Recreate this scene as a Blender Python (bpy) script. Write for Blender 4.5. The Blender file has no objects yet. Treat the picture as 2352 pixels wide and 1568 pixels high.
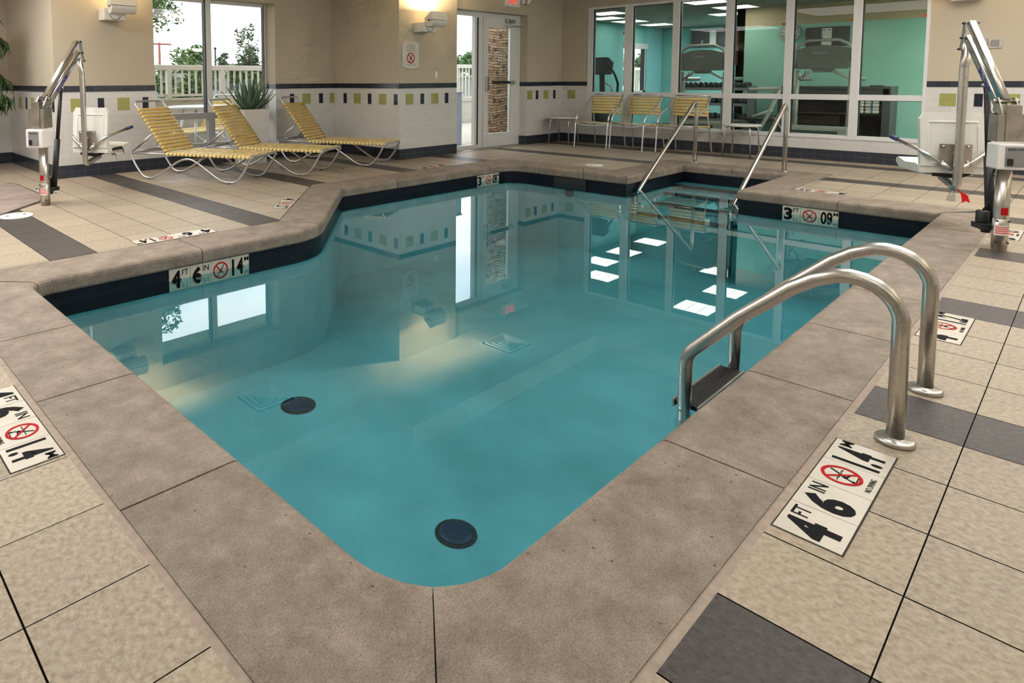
import bpy, bmesh, math, random
from mathutils import Vector, Matrix
random.seed(7)
R = math.radians
SC = bpy.context.scene
COL = SC.collection
PI = math.pi

# ------------------------------------------------------------------ materials
def mat(name):
    m = bpy.data.materials.new(name); m.use_nodes = True
    nt = m.node_tree; nt.nodes.clear()
    out = nt.nodes.new('ShaderNodeOutputMaterial')
    return m, nt, out
def N(nt, t, **kw):
    n = nt.nodes.new('ShaderNode' + t)
    for k, v in kw.items():
        if k.startswith('i_'):
            n.inputs[k[2:].replace('_', ' ')].default_value = v
        else:
            setattr(n, k, v)
    return n
def L(nt, a, b): nt.links.new(a, b)
def math_(nt, op, a, b=None, c=None, clamp=False):
    n = nt.nodes.new('ShaderNodeMath'); n.operation = op; n.use_clamp = clamp
    for i, v in enumerate((a, b, c)):
        if v is None: continue
        if isinstance(v, (int, float)): n.inputs[i].default_value = v
        else: nt.links.new(v, n.inputs[i])
    return n.outputs[0]
def mixc(nt, fac, a, b):
    n = nt.nodes.new('ShaderNodeMix'); n.data_type = 'RGBA'
    for s, v in ((n.inputs[0], fac), (n.inputs[6], a), (n.inputs[7], b)):
        if isinstance(v, (int, float)): s.default_value = v
        elif isinstance(v, tuple): s.default_value = (*v[:3], 1)
        else: nt.links.new(v, s)
    return n.outputs[2]
def pbsdf(nt, out, color=(.8, .8, .8), rough=.5, metal=0., spec=.5, bump=None, bs=.2, bd=.01):
    b = nt.nodes.new('ShaderNodeBsdfPrincipled')
    if isinstance(color, tuple): b.inputs['Base Color'].default_value = (*color[:3], 1)
    else: nt.links.new(color, b.inputs['Base Color'])
    if isinstance(rough, (int, float)): b.inputs['Roughness'].default_value = rough
    else: nt.links.new(rough, b.inputs['Roughness'])
    b.inputs['Metallic'].default_value = metal
    b.inputs['Specular IOR Level'].default_value = spec
    if bump is not None:
        bn = nt.nodes.new('ShaderNodeBump'); bn.inputs['Strength'].default_value = bs
        bn.inputs['Distance'].default_value = bd
        nt.links.new(bump, bn.inputs['Height']); nt.links.new(bn.outputs[0], b.inputs['Normal'])
    nt.links.new(b.outputs[0], out.inputs[0])
    return b
def pos(nt): return nt.nodes.new('ShaderNodeNewGeometry').outputs['Position']
def noise(nt, vec, scale, detail=4, rough=.6):
    n = nt.nodes.new('ShaderNodeTexNoise'); n.inputs['Scale'].default_value = scale
    n.inputs['Detail'].default_value = detail; n.inputs['Roughness'].default_value = rough
    if vec is not None: nt.links.new(vec, n.inputs['Vector'])
    return n.outputs['Fac']
def ramp(nt, fac, stops):
    n = nt.nodes.new('ShaderNodeValToRGB'); e = n.color_ramp.elements
    while len(e) < len(stops): e.new(.5)
    for i, (p, c) in enumerate(stops):
        e[i].position = p; e[i].color = (*c[:3], 1)
    nt.links.new(fac, n.inputs[0]); return n.outputs[0]
def plain(name, color, rough=.5, metal=0., spec=.5, var=.12, scale=18, bump=0., bscale=60):
    """procedural material: colour with soft noise variation, optional noise bump"""
    m, nt, out = mat(name)
    tc = nt.nodes.new('ShaderNodeTexCoord').outputs['Object']
    nz = noise(nt, tc, scale, 3)
    c = ramp(nt, nz, [(.25, tuple(x * (1 - var) for x in color)), (.75, tuple(min(1, x * (1 + var)) for x in color))])
    bp = noise(nt, tc, bscale, 4) if bump else None
    pbsdf(nt, out, c, rough, metal, spec, bp, bump, .004)
    return m
M = {}
def seam(nt, coord, offset, pitch, width):
    """1 on a joint line every `pitch`, else 0"""
    a = math_(nt, 'SUBTRACT', coord, offset)
    a = math_(nt, 'DIVIDE', a, pitch)
    f = math_(nt, 'FRACT', a)
    d = math_(nt, 'MINIMUM', f, math_(nt, 'SUBTRACT', 1.0, f))
    return math_(nt, 'LESS_THAN', d, width / pitch / 2), a

# deck tiles: 12 inch beige slate-look tiles, every fifth row charcoal
def m_floor():
    m, nt, out = mat('deck_tile')
    P = pos(nt); sp = nt.nodes.new('ShaderNodeSeparateXYZ'); L(nt, P, sp.inputs[0])
    sx, ax = seam(nt, sp.outputs[0], 1.503, .2975, .0046)
    sy, ay = seam(nt, sp.outputs[1], .243, .302, .0032)
    j = math_(nt, 'MAXIMUM', sx, sy)
    col = math_(nt, 'FLOOR', ax)
    band = math_(nt, 'LESS_THAN', math_(nt, 'ABSOLUTE', math_(nt, 'SUBTRACT', math_(nt, 'FLOORED_MODULO', col, 5.0), 4.0)), .3)
    # stretched slate grain
    mp = nt.nodes.new('ShaderNodeMapping'); L(nt, P, mp.inputs[0])
    mp.inputs['Scale'].default_value = (1.2, 1, 1); mp.inputs['Rotation'].default_value = (0, 0, .5)
    n1 = noise(nt, mp.outputs[0], 55, 6, .66); n2 = noise(nt, mp.outputs[0], 6, 4)
    n3 = noise(nt, P, 130, 3)
    # per-tile tone
    cb = nt.nodes.new('ShaderNodeCombineXYZ'); L(nt, col, cb.inputs[0]); L(nt, math_(nt, 'FLOOR', ay), cb.inputs[1])
    wn = nt.nodes.new('ShaderNodeTexWhiteNoise'); wn.noise_dimensions = '3D'; L(nt, cb.outputs[0], wn.inputs[0])
    base = ramp(nt, n1, [(.32, (.25, .195, .132)), (.50, (.385, .322, .24)), (.68, (.51, .445, .352))])
    base = mixc(nt, math_(nt, 'MULTIPLY', n2, .35), base, (.36, .285, .205))
    tone = math_(nt, 'MULTIPLY_ADD', wn.outputs[0], .16, .9)
    hs = nt.nodes.new('ShaderNodeHueSaturation'); L(nt, base, hs.inputs['Color']); L(nt, tone, hs.inputs['Value'])
    dark = ramp(nt, n1, [(.3, (.032, .027, .025)), (.7, (.085, .073, .068))])
    c = mixc(nt, band, hs.outputs[0], dark)
    c = mixc(nt, j, c, (.006, .005, .004))
    h = math_(nt, 'ADD', math_(nt, 'MULTIPLY', n1, .8), math_(nt, 'MULTIPLY', n3, .25))
    h = math_(nt, 'SUBTRACT', h, math_(nt, 'MULTIPLY', j, .9))
    rg = math_(nt, 'MAXIMUM', math_(nt, 'MULTIPLY_ADD', n1, -.22, .48), j)
    b = pbsdf(nt, out, c, rg, 0, .35, h, .85, .006)
    L(nt, math_(nt, 'MULTIPLY_ADD', j, -.34, .36), b.inputs['Specular IOR Level'])
    return m
def m_coping():
    m, nt, out = mat('coping_concrete')
    P = pos(nt)
    n0 = noise(nt, P, 1.7, 4, .6); n1 = noise(nt, P, 7, 8, .78); n2 = noise(nt, P, 210, 3, .75)
    c = ramp(nt, n1, [(.32, (.122, .094, .072)), (.5, (.228, .183, .146)), (.68, (.355, .293, .238))])
    c = mixc(nt, math_(nt, 'MULTIPLY', n0, .5), c, (.24, .198, .163))
    g = ramp(nt, n2, [(.30, (.55, .54, .53)), (.5, (1, 1, 1)), (.70, (1.32, 1.3, 1.26))])
    mm = nt.nodes.new('ShaderNodeMix'); mm.data_type = 'RGBA'; mm.blend_type = 'MULTIPLY'
    mm.inputs[0].default_value = 1; L(nt, c, mm.inputs[6]); L(nt, g, mm.inputs[7])
    vor = nt.nodes.new('ShaderNodeTexVoronoi'); vor.inputs['Scale'].default_value = 19; L(nt, P, vor.inputs['Vector'])
    pit = math_(nt, 'LESS_THAN', vor.outputs['Distance'], .075)
    pit = math_(nt, 'MULTIPLY', pit, math_(nt, 'GREATER_THAN', n0, .5))
    c2 = mixc(nt, math_(nt, 'MULTIPLY', pit, .7), mm.outputs[2], (.03, .025, .02))
    pbsdf(nt, out, c2, .66, 0, .35, math_(nt, 'SUBTRACT', n2, pit), .35, .004)
    return m
def m_uvtile(name, cw, ch, c1, c2, joint, jw, rough=.25, stagger=.5, bumps=.15):
    """tiles laid out in the wall's own running metres (uv)"""
    m, nt, out = mat(name)
    uv = nt.nodes.new('ShaderNodeUVMap').outputs[0]
    br = nt.nodes.new('ShaderNodeTexBrick')
    br.offset = stagger; br.inputs['Scale'].default_value = 1
    br.inputs['Brick Width'].default_value = cw; br.inputs['Row Height'].default_value = ch
    br.inputs['Mortar Size'].default_value = jw; br.inputs['Mortar Smooth'].default_value = .1
    br.inputs['Color1'].default_value = (*c1, 1); br.inputs['Color2'].default_value = (*c2, 1)
    br.inputs['Mortar'].default_value = (*joint, 1); br.inputs['Bias'].default_value = 0
    L(nt, uv, br.inputs['Vector'])
    h = math_(nt, 'SUBTRACT', 1.0, br.outputs['Fac'])
    pbsdf(nt, out, br.outputs['Color'], rough, 0, .2 if name == 'waterline_tile' else .5, h, bumps, .002)
    return m
def m_wall():
    m, nt, out = mat('wall_plaster')
    P = pos(nt); n1 = noise(nt, P, 260, 3); n0 = noise(nt, P, 1.1, 3)
    c = ramp(nt, n0, [(.3, (.47, .415, .325)), (.7, (.52, .46, .36))])
    pbsdf(nt, out, c, .85, 0, .2, n1, .25, .003); return m
def m_glass(name, tint=(.96, .985, .975), ior=1.45, gl=(1, 1, 1), bump=None):
    m, nt, out = mat(name)
    fr = N(nt, 'Fresnel'); fr.inputs[0].default_value = ior
    bf = nt.nodes.new('ShaderNodeNewGeometry').outputs['Backfacing']
    f = math_(nt, 'MULTIPLY', fr.outputs[0], math_(nt, 'SUBTRACT', 1.0, bf))
    tr = N(nt, 'BsdfTransparent'); tr.inputs[0].default_value = (*tint, 1)
    g = N(nt, 'BsdfGlossy'); g.inputs['Roughness'].default_value = 0.0; g.inputs[0].default_value = (*gl, 1)
    if bump:
        P = pos(nt); n = noise(nt, P, bump[0], 3)
        b = N(nt, 'Bump'); b.inputs['Strength'].default_value = bump[1]; b.inputs['Distance'].default_value = .01
        L(nt, n, b.inputs['Height']); L(nt, b.outputs[0], g.inputs['Normal']); L(nt, b.outputs[0], fr.inputs['Normal'])
    mx = N(nt, 'MixShader'); L(nt, f, mx.inputs[0]); L(nt, tr.outputs[0], mx.inputs[1]); L(nt, g.outputs[0], mx.inputs[2])
    L(nt, mx.outputs[0], out.inputs[0]); return m
def m_plaster_pool():
    m, nt, out = mat('pool_plaster')
    P = pos(nt); n = noise(nt, P, 1.3, 5, .6); n2 = noise(nt, P, 14, 4)
    c = ramp(nt, n, [(.32, (.27, .42, .44)), (.68, (.47, .64, .68))])
    c = mixc(nt, math_(nt, 'MULTIPLY', n2, .3), c, (.38, .56, .60))
    pbsdf(nt, out, c, .8, 0, .2); return m
def m_emit(name, color, s):
    m, nt, out = mat(name); e = N(nt, 'Emission'); e.inputs[0].default_value = (*color, 1); e.inputs[1].default_value = s
    L(nt, e.outputs[0], out.inputs[0]); return m
def m_stone():
    m, nt, out = mat('stacked_stone')
    tc = nt.nodes.new('ShaderNodeTexCoord').outputs['Object']
    sp = nt.nodes.new('ShaderNodeSeparateXYZ'); L(nt, tc, sp.inputs[0])
    u = math_(nt, 'ADD', sp.outputs[0], sp.outputs[1])
    nz = noise(nt, tc, 2.2, 3)
    v = math_(nt, 'MULTIPLY_ADD', nz, .14, sp.outputs[2])
    cb = nt.nodes.new('ShaderNodeCombineXYZ'); L(nt, u, cb.inputs[0]); L(nt, v, cb.inputs[1])
    br = nt.nodes.new('ShaderNodeTexBrick'); br.offset = .37; br.squash = .6; br.squash_frequency = 3
    br.inputs['Scale'].default_value = 1; br.inputs['Brick Width'].default_value = .30; br.inputs['Row Height'].default_value = .052
    br.inputs['Mortar Size'].default_value = .006; br.inputs['Mortar'].default_value = (.03, .022, .018, 1)
    br.inputs['Color1'].default_value = (.48, .27, .15, 1); br.inputs['Color2'].default_value = (.80, .62, .46, 1)
    L(nt, cb.outputs[0], br.inputs[0])
    n2 = noise(nt, tc, 24, 5)
    n3 = noise(nt, cb.outputs[0], 7, 2)
    c = mixc(nt, math_(nt, 'MULTIPLY', n2, .5), br.outputs[0], (.34, .22, .15))
    c = mixc(nt, math_(nt, 'MULTIPLY', math_(nt, 'GREATER_THAN', n3, .60), .8), c, (.07, .045, .035))
    h = math_(nt, 'ADD', math_(nt, 'SUBTRACT', 1.0, br.outputs['Fac']), math_(nt, 'MULTIPLY', n2, .5))
    pbsdf(nt, out, c, .85, 0, .2, h, .9, .02); return m
def m_leaf(name, a, b):
    m, nt, out = mat(name)
    oi = nt.nodes.new('ShaderNodeNewGeometry').outputs['Random Per Island']
    c = ramp(nt, oi, [(0, a), (1, b)])
    pbsdf(nt, out, c, .55, 0, .3); return m
def m_ground(name, a, b, sc=3, rough=.9):
    m, nt, out = mat(name); P = pos(nt); n = noise(nt, P, sc, 5)
    pbsdf(nt, out, ramp(nt, n, [(.3, a), (.7, b)]), rough, 0, .2, n, .3, .02); return m
def m_teal():
    m, nt, out = mat('gym_teal_paint')
    P = pos(nt); sp = nt.nodes.new('ShaderNodeSeparateXYZ'); L(nt, P, sp.inputs[0])
    n = noise(nt, P, .8, 3)
    c = ramp(nt, n, [(.3, (.36, .70, .56)), (.7, (.44, .78, .68))])
    top = math_(nt, 'GREATER_THAN', sp.outputs[2], 2.06)
    c = mixc(nt, top, c, (.62, .50, .34))
    pbsdf(nt, out, c, .6, 0, .3); return m

M['floor'] = m_floor(); M['coping'] = m_coping(); M['wall'] = m_wall()
M['mortar'] = plain('joint_mortar', (.33, .265, .215), .8, var=.2, scale=30)
M['joint'] = plain('dark_joint', (.035, .028, .022), .9)
M['white_tile'] = m_uvtile('white_wall_tile', .155, .0775, (.66, .65, .63), (.62, .61, .59), (.50, .49, .47), .0016, .3)
M['base_tile'] = m_uvtile('navy_base_tile', .155, .0765, (.030, .036, .052), (.024, .029, .043), (.10, .105, .115), .0016, .22, 0)
M['band_tile'] = m_uvtile('navy_band_tile', .155, .2, (.020, .024, .038), (.028, .033, .05), (.10, .105, .115), .0016, .22, 0)
M['olive'] = plain('olive_tile', (.33, .335, .10), .3, var=.06)
M['navy'] = plain('navy_tile', (.012, .014, .028), .2, var=.1)
M['pool_tile'] = m_uvtile('waterline_tile', .0515, .0515, (.003, .005, .010), (.005, .008, .014), (.012, .016, .021), .0014, .35, 0)
M['plaster'] = m_plaster_pool()
M['water'] = m_glass('pool_water_surface', (.355, .675, .72), 2.0, (.93, 1, .99), (1.6, .012))
M['glass'] = m_glass('window_glass', (.97, .985, .98), 1.5)
M['gymglass'] = m_glass('gym_glass', (.90, .96, .94), 1.3)
M['ceiling'] = plain('ceiling_paint', (.62, .585, .50), .9, var=.03, scale=2)
M['white_frame'] = plain('white_painted_aluminium', (.70, .70, .70), .4, var=.03)
M['vent_white'] = plain('white_vent_enamel', (.88, .88, .87), .5, var=.02)
M['grey_frame'] = plain('grey_aluminium', (.32, .32, .32), .45, var=.05)
M['black'] = plain('black_rubber', (.012, .012, .014), .5, var=.2)
M['steel'] = plain('brushed_stainless', (.60, .575, .54), .30, 1.0, var=.08, scale=60)
M['alu'] = plain('satin_aluminium_tube', (.66, .66, .68), .3, .9, var=.06, scale=50)
M['dull_steel'] = plain('dull_stainless_plate', (.42, .385, .34), .38, .9, var=.25, scale=9)
M['yellow'] = plain('yellow_vinyl_strap', (.57, .405, .12), .36, var=.10, scale=10)
M['ltyellow'] = plain('pale_yellow_vinyl_strap', (.72, .555, .23), .36, var=.08, scale=10)
M['plastic'] = plain('white_moulded_plastic', (.74, .73, .67), .42, var=.04)
M['whitebox'] = plain('white_box_plastic', (.78, .75, .73), .4, var=.04)
M['greypanel'] = plain('grey_label_panel', (.22, .22, .23), .45, var=.1)
M['cream_marker'] = plain('cream_ceramic_marker', (.55, .51, .43), .35, var=.06)
M['ink'] = plain('black_marker_ink', (.006, .006, .007), .75, spec=.12)
M['red'] = plain('red_marker_ink', (.42, .008, .012), .7, spec=.12)
M['blue_ink'] = plain('blue_lettering', (.02, .03, .30), .4)
M['blue_grip'] = plain('blue_rubber_grip', (.02, .035, .13), .5)
M['drain'] = plain('dark_blue_drain_plastic', (.006, .018, .075), .45, var=.2, scale=25)
M['planter'] = plain('pale_grey_fibreglass', (.60, .59, .565), .5, var=.04)
M['soil'] = plain('dark_soil', (.03, .022, .016), .95, var=.4, scale=40)
M['agave'] = m_leaf('agave_leaf', (.045, .10, .065), (.20, .29, .19))
M['bamboo'] = m_leaf('bamboo_leaf', (.018, .045, .012), (.055, .10, .03))
M['bark'] = plain('bark', (.10, .07, .045), .9, var=.3)
M['sconce'] = plain('sconce_white_enamel', (.70, .68, .64), .5, var=.03)
M['lamp'] = m_emit('sconce_lamp_glass', (1, .72, .36), 14)
M['sign'] = plain('sign_offwhite_plastic', (.60, .57, .50), .45, var=.03)
M['exit_red'] = m_emit('exit_letters_lit', (1, .035, .02), 1.6)
M['stone'] = m_stone()
M['concrete'] = m_ground('patio_concrete', (.42, .38, .32), (.52, .47, .40), 5)
M['grass'] = m_ground('lawn_grass', (.10, .17, .04), (.20, .27, .08), 2)
M['rail'] = plain('cream_railing_paint', (.52, .47, .40), .5, var=.04)
M['spa_stone'] = plain('spa_coping_concrete', (.24, .19, .165), .7, var=.25, scale=6, bump=.2)
M['tree_a'] = m_leaf('tree_leaves_fresh', (.05, .10, .03), (.14, .21, .07))
M['tree_b'] = m_leaf('tree_leaves_dark', (.03, .065, .02), (.09, .13, .04))
M['tree_c'] = m_leaf('shrub_leaves', (.03, .06, .03), (.10, .14, .07))
M['pole_rust'] = plain('rusty_pole', (.22, .07, .05), .8)
M['pole_dark'] = plain('dark_pole', (.02, .03, .03), .7)
M['far_building'] = plain('far_building_wall', (.25, .24, .24), .9, var=.2, scale=1)
M['far_window'] = plain('far_building_window', (.04, .045, .07), .4)
M['teal'] = m_teal()
M['gym_wall'] = plain('gym_cyan_wall', (.30, .60, .64), .7, var=.05, scale=2)
M['gym_dark_wall'] = plain('gym_sea_green_wall', (.22, .50, .48), .7, var=.1, scale=2)
M['gym_ceiling'] = plain('gym_ceiling_paint', (.42, .40, .36), .9, var=.04, scale=2)
M['gym_floor'] = plain('gym_carpet', (.045, .035, .03), .95, var=.4, scale=60)
M['gym_light'] = m_emit('fluorescent_panel', (1, .93, .82), 4.2)
M['tread_grey'] = plain('treadmill_grey_plastic', (.20, .195, .18), .45, var=.05)
M['tread_dark'] = plain('treadmill_dark_plastic', (.045, .045, .043), .5, var=.1)
M['tread_silver'] = plain('treadmill_silver_paint', (.48, .47, .43), .35, .3, var=.05)
M['mesh_grille'] = m_uvtile('speaker_like_grille', .018, .018, (.035, .045, .045), (.03, .04, .04), (.12, .14, .13), .004, .5, 0)
M['rack'] = plain('rack_grey_metal', (.30, .32, .34), .4, .4)
M['dumbbell'] = plain('dark_chrome_dumbbell', (.07, .08, .09), .3, .5)
M['towel'] = plain('cream_towel', (.72, .69, .60), .9, var=.05, bump=.4, bscale=200)
M['towel_band'] = plain('blue_towel_band', (.08, .16, .26), .8)
M['counter'] = plain('grey_counter_laminate', (.10, .098, .10), .5, var=.08)
M['counter_dark'] = plain('dark_wood_cabinet', (.045, .03, .022), .5, var=.3, scale=7)
M['wood'] = plain('dark_wood_edge', (.07, .025, .015), .5)
M['orange'] = plain('orange_sticker', (.65, .11, .02), .5)
M['tv'] = plain('grey_screen', (.07, .07, .075), .25)
M['strap'] = plain('black_webbing', (.008, .008, .01), .7)
M['flag'] = plain('red_plastic_tag', (.72, .01, .01), .4)
M['clearpl'] = m_glass('clear_plastic', (.8, .82, .82), 1.5)
M['clock'] = plain('clock_face_white', (.72, .72, .70), .5, var=.02)
M['table_white'] = plain('white_table_top', (.72, .71, .68), .35, var=.03)
M['bin'] = plain('pale_blue_speckled_panel', (.33, .40, .48), .6, var=.35, scale=120)

# ------------------------------------------------------------------ mesh builder
class MB:
    def __init__(s): s.v = []; s.f = []; s.m = []; s.uv = {}; s.sm = []
    def add(s, vs, fs, mi=0, smooth=False, uvs=None):
        o = len(s.v); s.v += [tuple(v) for v in vs]
        for k, f in enumerate(fs):
            s.f.append(tuple(i + o for i in f)); s.m.append(mi); s.sm.append(smooth)
            if uvs is not None: s.uv[len(s.f) - 1] = uvs[k]
        return s
    def quad(s, pts, mi=0, uv=None): return s.add(pts, [tuple(range(len(pts)))], mi, False, [uv] if uv else None)
    def box(s, x0, x1, y0, y1, z0, z1, mi=0, T=None, bev=0.):
        if bev > 0:
            bm = bmesh.new(); bmesh.ops.create_cube(bm, size=1)
            for v in bm.verts:
                v.co = Vector(((x0 + x1) / 2 + v.co.x * (x1 - x0), (y0 + y1) / 2 + v.co.y * (y1 - y0), (z0 + z1) / 2 + v.co.z * (z1 - z0)))
            bmesh.ops.bevel(bm, geom=bm.edges[:], offset=bev, segments=2, affect='EDGES', profile=.5)
            bm.verts.index_update()
            vs = [(T @ v.co) if T else v.co for v in bm.verts]
            fs = [tuple(v.index for v in f.verts) for f in bm.faces]; bm.free()
            return s.add(vs, fs, mi, False)
        vs = [Vector(p) for p in ((x0, y0, z0), (x1, y0, z0), (x1, y1, z0), (x0, y1, z0), (x0, y0, z1), (x1, y0, z1), (x1, y1, z1), (x0, y1, z1))]
        if T: vs = [T @ v for v in vs]
        return s.add(vs, [(0, 3, 2, 1), (4, 5, 6, 7), (0, 1, 5, 4), (1, 2, 6, 5), (2, 3, 7, 6), (3, 0, 4, 7)], mi)
    def prism(s, poly, z0, z1, mi=0, T=None):
        n = len(poly); vs = [Vector((x, y, z0)) for x, y in poly] + [Vector((x, y, z1)) for x, y in poly]
        if T: vs = [T @ v for v in vs]
        fs = [tuple(range(n - 1, -1, -1)), tuple(range(n, 2 * n))] + [(i, (i + 1) % n, n + (i + 1) % n, n + i) for i in range(n)]
        return s.add(vs, fs, mi)
    def tube(s, path, r, mi=0, seg=12, closed=False, fil=0., fseg=6, caps=True, sq=None, T=None):
        P = [Vector(p) for p in path]
        if fil > 0: P = fillet(P, fil, fseg, closed)
        if T: P = [T @ p for p in P]
        n = len(P); rr = r if isinstance(r, (list, tuple)) else [r] * n
        tg = []
        for i in range(n):
            a = P[(i - 1) % n] if (closed or i > 0) else P[i]
            b = P[(i + 1) % n] if (closed or i < n - 1) else P[i]
            tg.append((b - a).normalized())
        up = Vector((0, 0, 1)) if abs(tg[0].z) < .9 else Vector((1, 0, 0))
        u = (up - tg[0] * up.dot(tg[0])).normalized(); vs = []
        for i in range(n):
            u = (u - tg[i] * u.dot(tg[i])).normalized(); w = tg[i].cross(u)
            for k in range(seg):
                a = 2 * PI * k / seg
                if sq:
                    ca, sa = math.cos(a), math.sin(a); e = .35
                    ca = math.copysign(abs(ca) ** e, ca); sa = math.copysign(abs(sa) ** e, sa)
                    vs.append(P[i] + u * (ca * sq[0]) + w * (sa * sq[1]))
                else: vs.append(P[i] + (u * math.cos(a) + w * math.sin(a)) * rr[i])
        fs = []
        for i in range(n if closed else n - 1):
            j = (i + 1) % n
            for k in range(seg):
                l = (k + 1) % seg; fs.append((i * seg + k, i * seg + l, j * seg + l, j * seg + k))
        s.add(vs, fs, mi, True)
        if not closed and caps:
            o = len(s.v) - len(vs)
            for base, rev in ((0, True), ((n - 1) * seg, False)):
                ring = [o + base + k for k in range(seg)]
                s.f.append(tuple(reversed(ring)) if rev else tuple(ring)); s.m.append(mi); s.sm.append(False)
        return s
    def lathe(s, prof, mi=0, seg=24, c=(0, 0, 0), T=None, smooth=True):
        vs = []; n = len(prof)
        for r, z in prof:
            for k in range(seg):
                a = 2 * PI * k / seg; v = Vector((c[0] + r * math.cos(a), c[1] + r * math.sin(a), c[2] + z))
                vs.append(T @ v if T else v)
        fs = [(i * seg + k, i * seg + (k + 1) % seg, (i + 1) * seg + (k + 1) % seg, (i + 1) * seg + k) for i in range(n - 1) for k in range(seg)]
        fs += [tuple(reversed(range(seg))), tuple((n - 1) * seg + k for k in range(seg))]
        return s.add(vs, fs, mi, smooth)
    def cyl(s, p0, p1, r, mi=0, seg=16): return s.tube([p0, p1], r, mi, seg)
    def mesh(s, me, mi=0, T=None):
        vs = [(T @ v.co) if T else v.co for v in me.vertices]
        return s.add(vs, [tuple(p.vertices) for p in me.polygons], mi)
    def build(s, name, mats, parent=None, smooth_angle=None):
        if not isinstance(mats, (list, tuple)): mats = [mats]
        me = bpy.data.meshes.new(name); me.from_pydata(s.v, [], s.f)
        for m in mats: me.materials.append(M[m] if isinstance(m, str) else m)
        me.polygons.foreach_set('material_index', s.m); me.polygons.foreach_set('use_smooth', s.sm)
        if s.uv:
            ul = me.uv_layers.new(name='UVMap')
            for fi, uvs in s.uv.items():
                p = me.polygons[fi]
                for li, q in zip(p.loop_indices, uvs): ul.data[li].uv = q
        me.update()
        o = bpy.data.objects.new(name, me); COL.objects.link(o)
        if parent: o.parent = parent
        return o
def fillet(P, r, seg=6, closed=False):
    out = []; n = len(P)
    for i in range(n):
        if not closed and i in (0, n - 1): out.append(P[i]); continue
        a, b, c = P[i - 1], P[i], P[(i + 1) % n]
        d1, d2 = (a - b), (c - b); l1, l2 = d1.length, d2.length
        if l1 < 1e-6 or l2 < 1e-6: continue
        d1.normalize(); d2.normalize(); ang = d1.angle(d2)
        if ang > PI - .02: out.append(b); continue
        t = min(r / math.tan(ang / 2), l1 * .48, l2 * .48)
        p1, p2 = b + d1 * t, b + d2 * t
        for k in range(seg + 1):
            q = k / seg
            out.append(p1 * (1 - q) ** 2 + b * 2 * q * (1 - q) + p2 * q * q)
    return out
def tag(o, label=None, cat=None, group=None, kind=None):
    if label: o['label'] = label
    if cat: o['category'] = cat
    if group: o['group'] = group
    if kind: o['kind'] = kind
    return o
def thing(name, label, cat, loc=(0, 0, 0), rz=0, group=None):
    o = bpy.data.objects.new(name, None); COL.objects.link(o)
    o.location = loc; o.rotation_euler = (0, 0, rz); o.empty_display_size = .1
    return tag(o, label, cat, group)
def dup(root, loc, rz, label=None, group=None):
    def cp(o, par):
        c = o.copy(); COL.objects.link(c)
        if par: c.parent = par
        for ch in list(o.children): cp(ch, c)
        return c
    r = cp(root, None); r.location = loc; r.rotation_euler = (0, 0, rz)
    if label: r['label'] = label
    if group: r['group'] = group
    return r
_tc = {}
def textmesh(txt, bold=0.):
    key = (txt, bold)
    if key in _tc: return _tc[key]
    cu = bpy.data.curves.new('lettering', 'FONT'); cu.body = txt; cu.size = 1; cu.offset = bold; cu.resolution_u = 3
    cu.extrude = .5
    o = bpy.data.objects.new('lettering', cu); COL.objects.link(o)
    dg = bpy.context.evaluated_depsgraph_get(); me = bpy.data.meshes.new_from_object(o.evaluated_get(dg))
    bpy.data.objects.remove(o)
    xs = [v.co.x for v in me.vertices]; ys = [v.co.y for v in me.vertices]
    _tc[key] = (me, min(xs), max(xs), min(ys), max(ys)); return _tc[key]
def text(mb, txt, x0, x1, y0, y1, z=0, mi=0, bold=0., depth=.0012, T=None):
    """letters fitted exactly into the box x0..x1, y0..y1, standing `depth` proud of z"""
    me, a, b, c, d = textmesh(txt, bold)
    S = Matrix.Translation((x0, y0, z + depth / 2)) @ Matrix.Diagonal(((x1 - x0) / (b - a), (y1 - y0) / (d - c), depth, 1)) @ Matrix.Translation((-a, -c, 0))
    mb.mesh(me, mi, (T @ S) if T else S)
def struct(o, label=None): return tag(o, label, kind='structure')

# ------------------------------------------------------------------ pool outline (metres, deck level z = 0)
WZ = -.18
# inner coping corner, fillet radius, outer coping corner
CORN = [((.98, .90), .26, (.61, .545)), ((.98, 4.04), .13, (.61, 4.425)), ((3.085, 4.04), .62, (2.955, 4.425)),
        ((4.385, 5.34), .16, (4.27, 5.74)), ((7.36, 5.34), .27, (7.73, 5.74)), ((7.35, 3.69), 0, (7.73, 4.075)),
        ((8.90, 3.69), 0, (9.27, 4.075)), ((8.90, 2.48), 0, (9.27, 2.11)), ((7.28, 2.48), 0, (7.665, 2.11)), ((7.28, .895), .03, (7.665, .545))]
def lerp(a, b, t): return (a[0] + (b[0] - a[0]) * t, a[1] + (b[1] - a[1]) * t)
def proj_on(p, a, b):
    d = Vector((b[0] - a[0], b[1] - a[1])); t = (Vector(p) - Vector(a)).dot(d) / d.length_squared
    return lerp(a, b, t)
ST = []      # stations (inner, outer, is_corner)
n = len(CORN)
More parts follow.
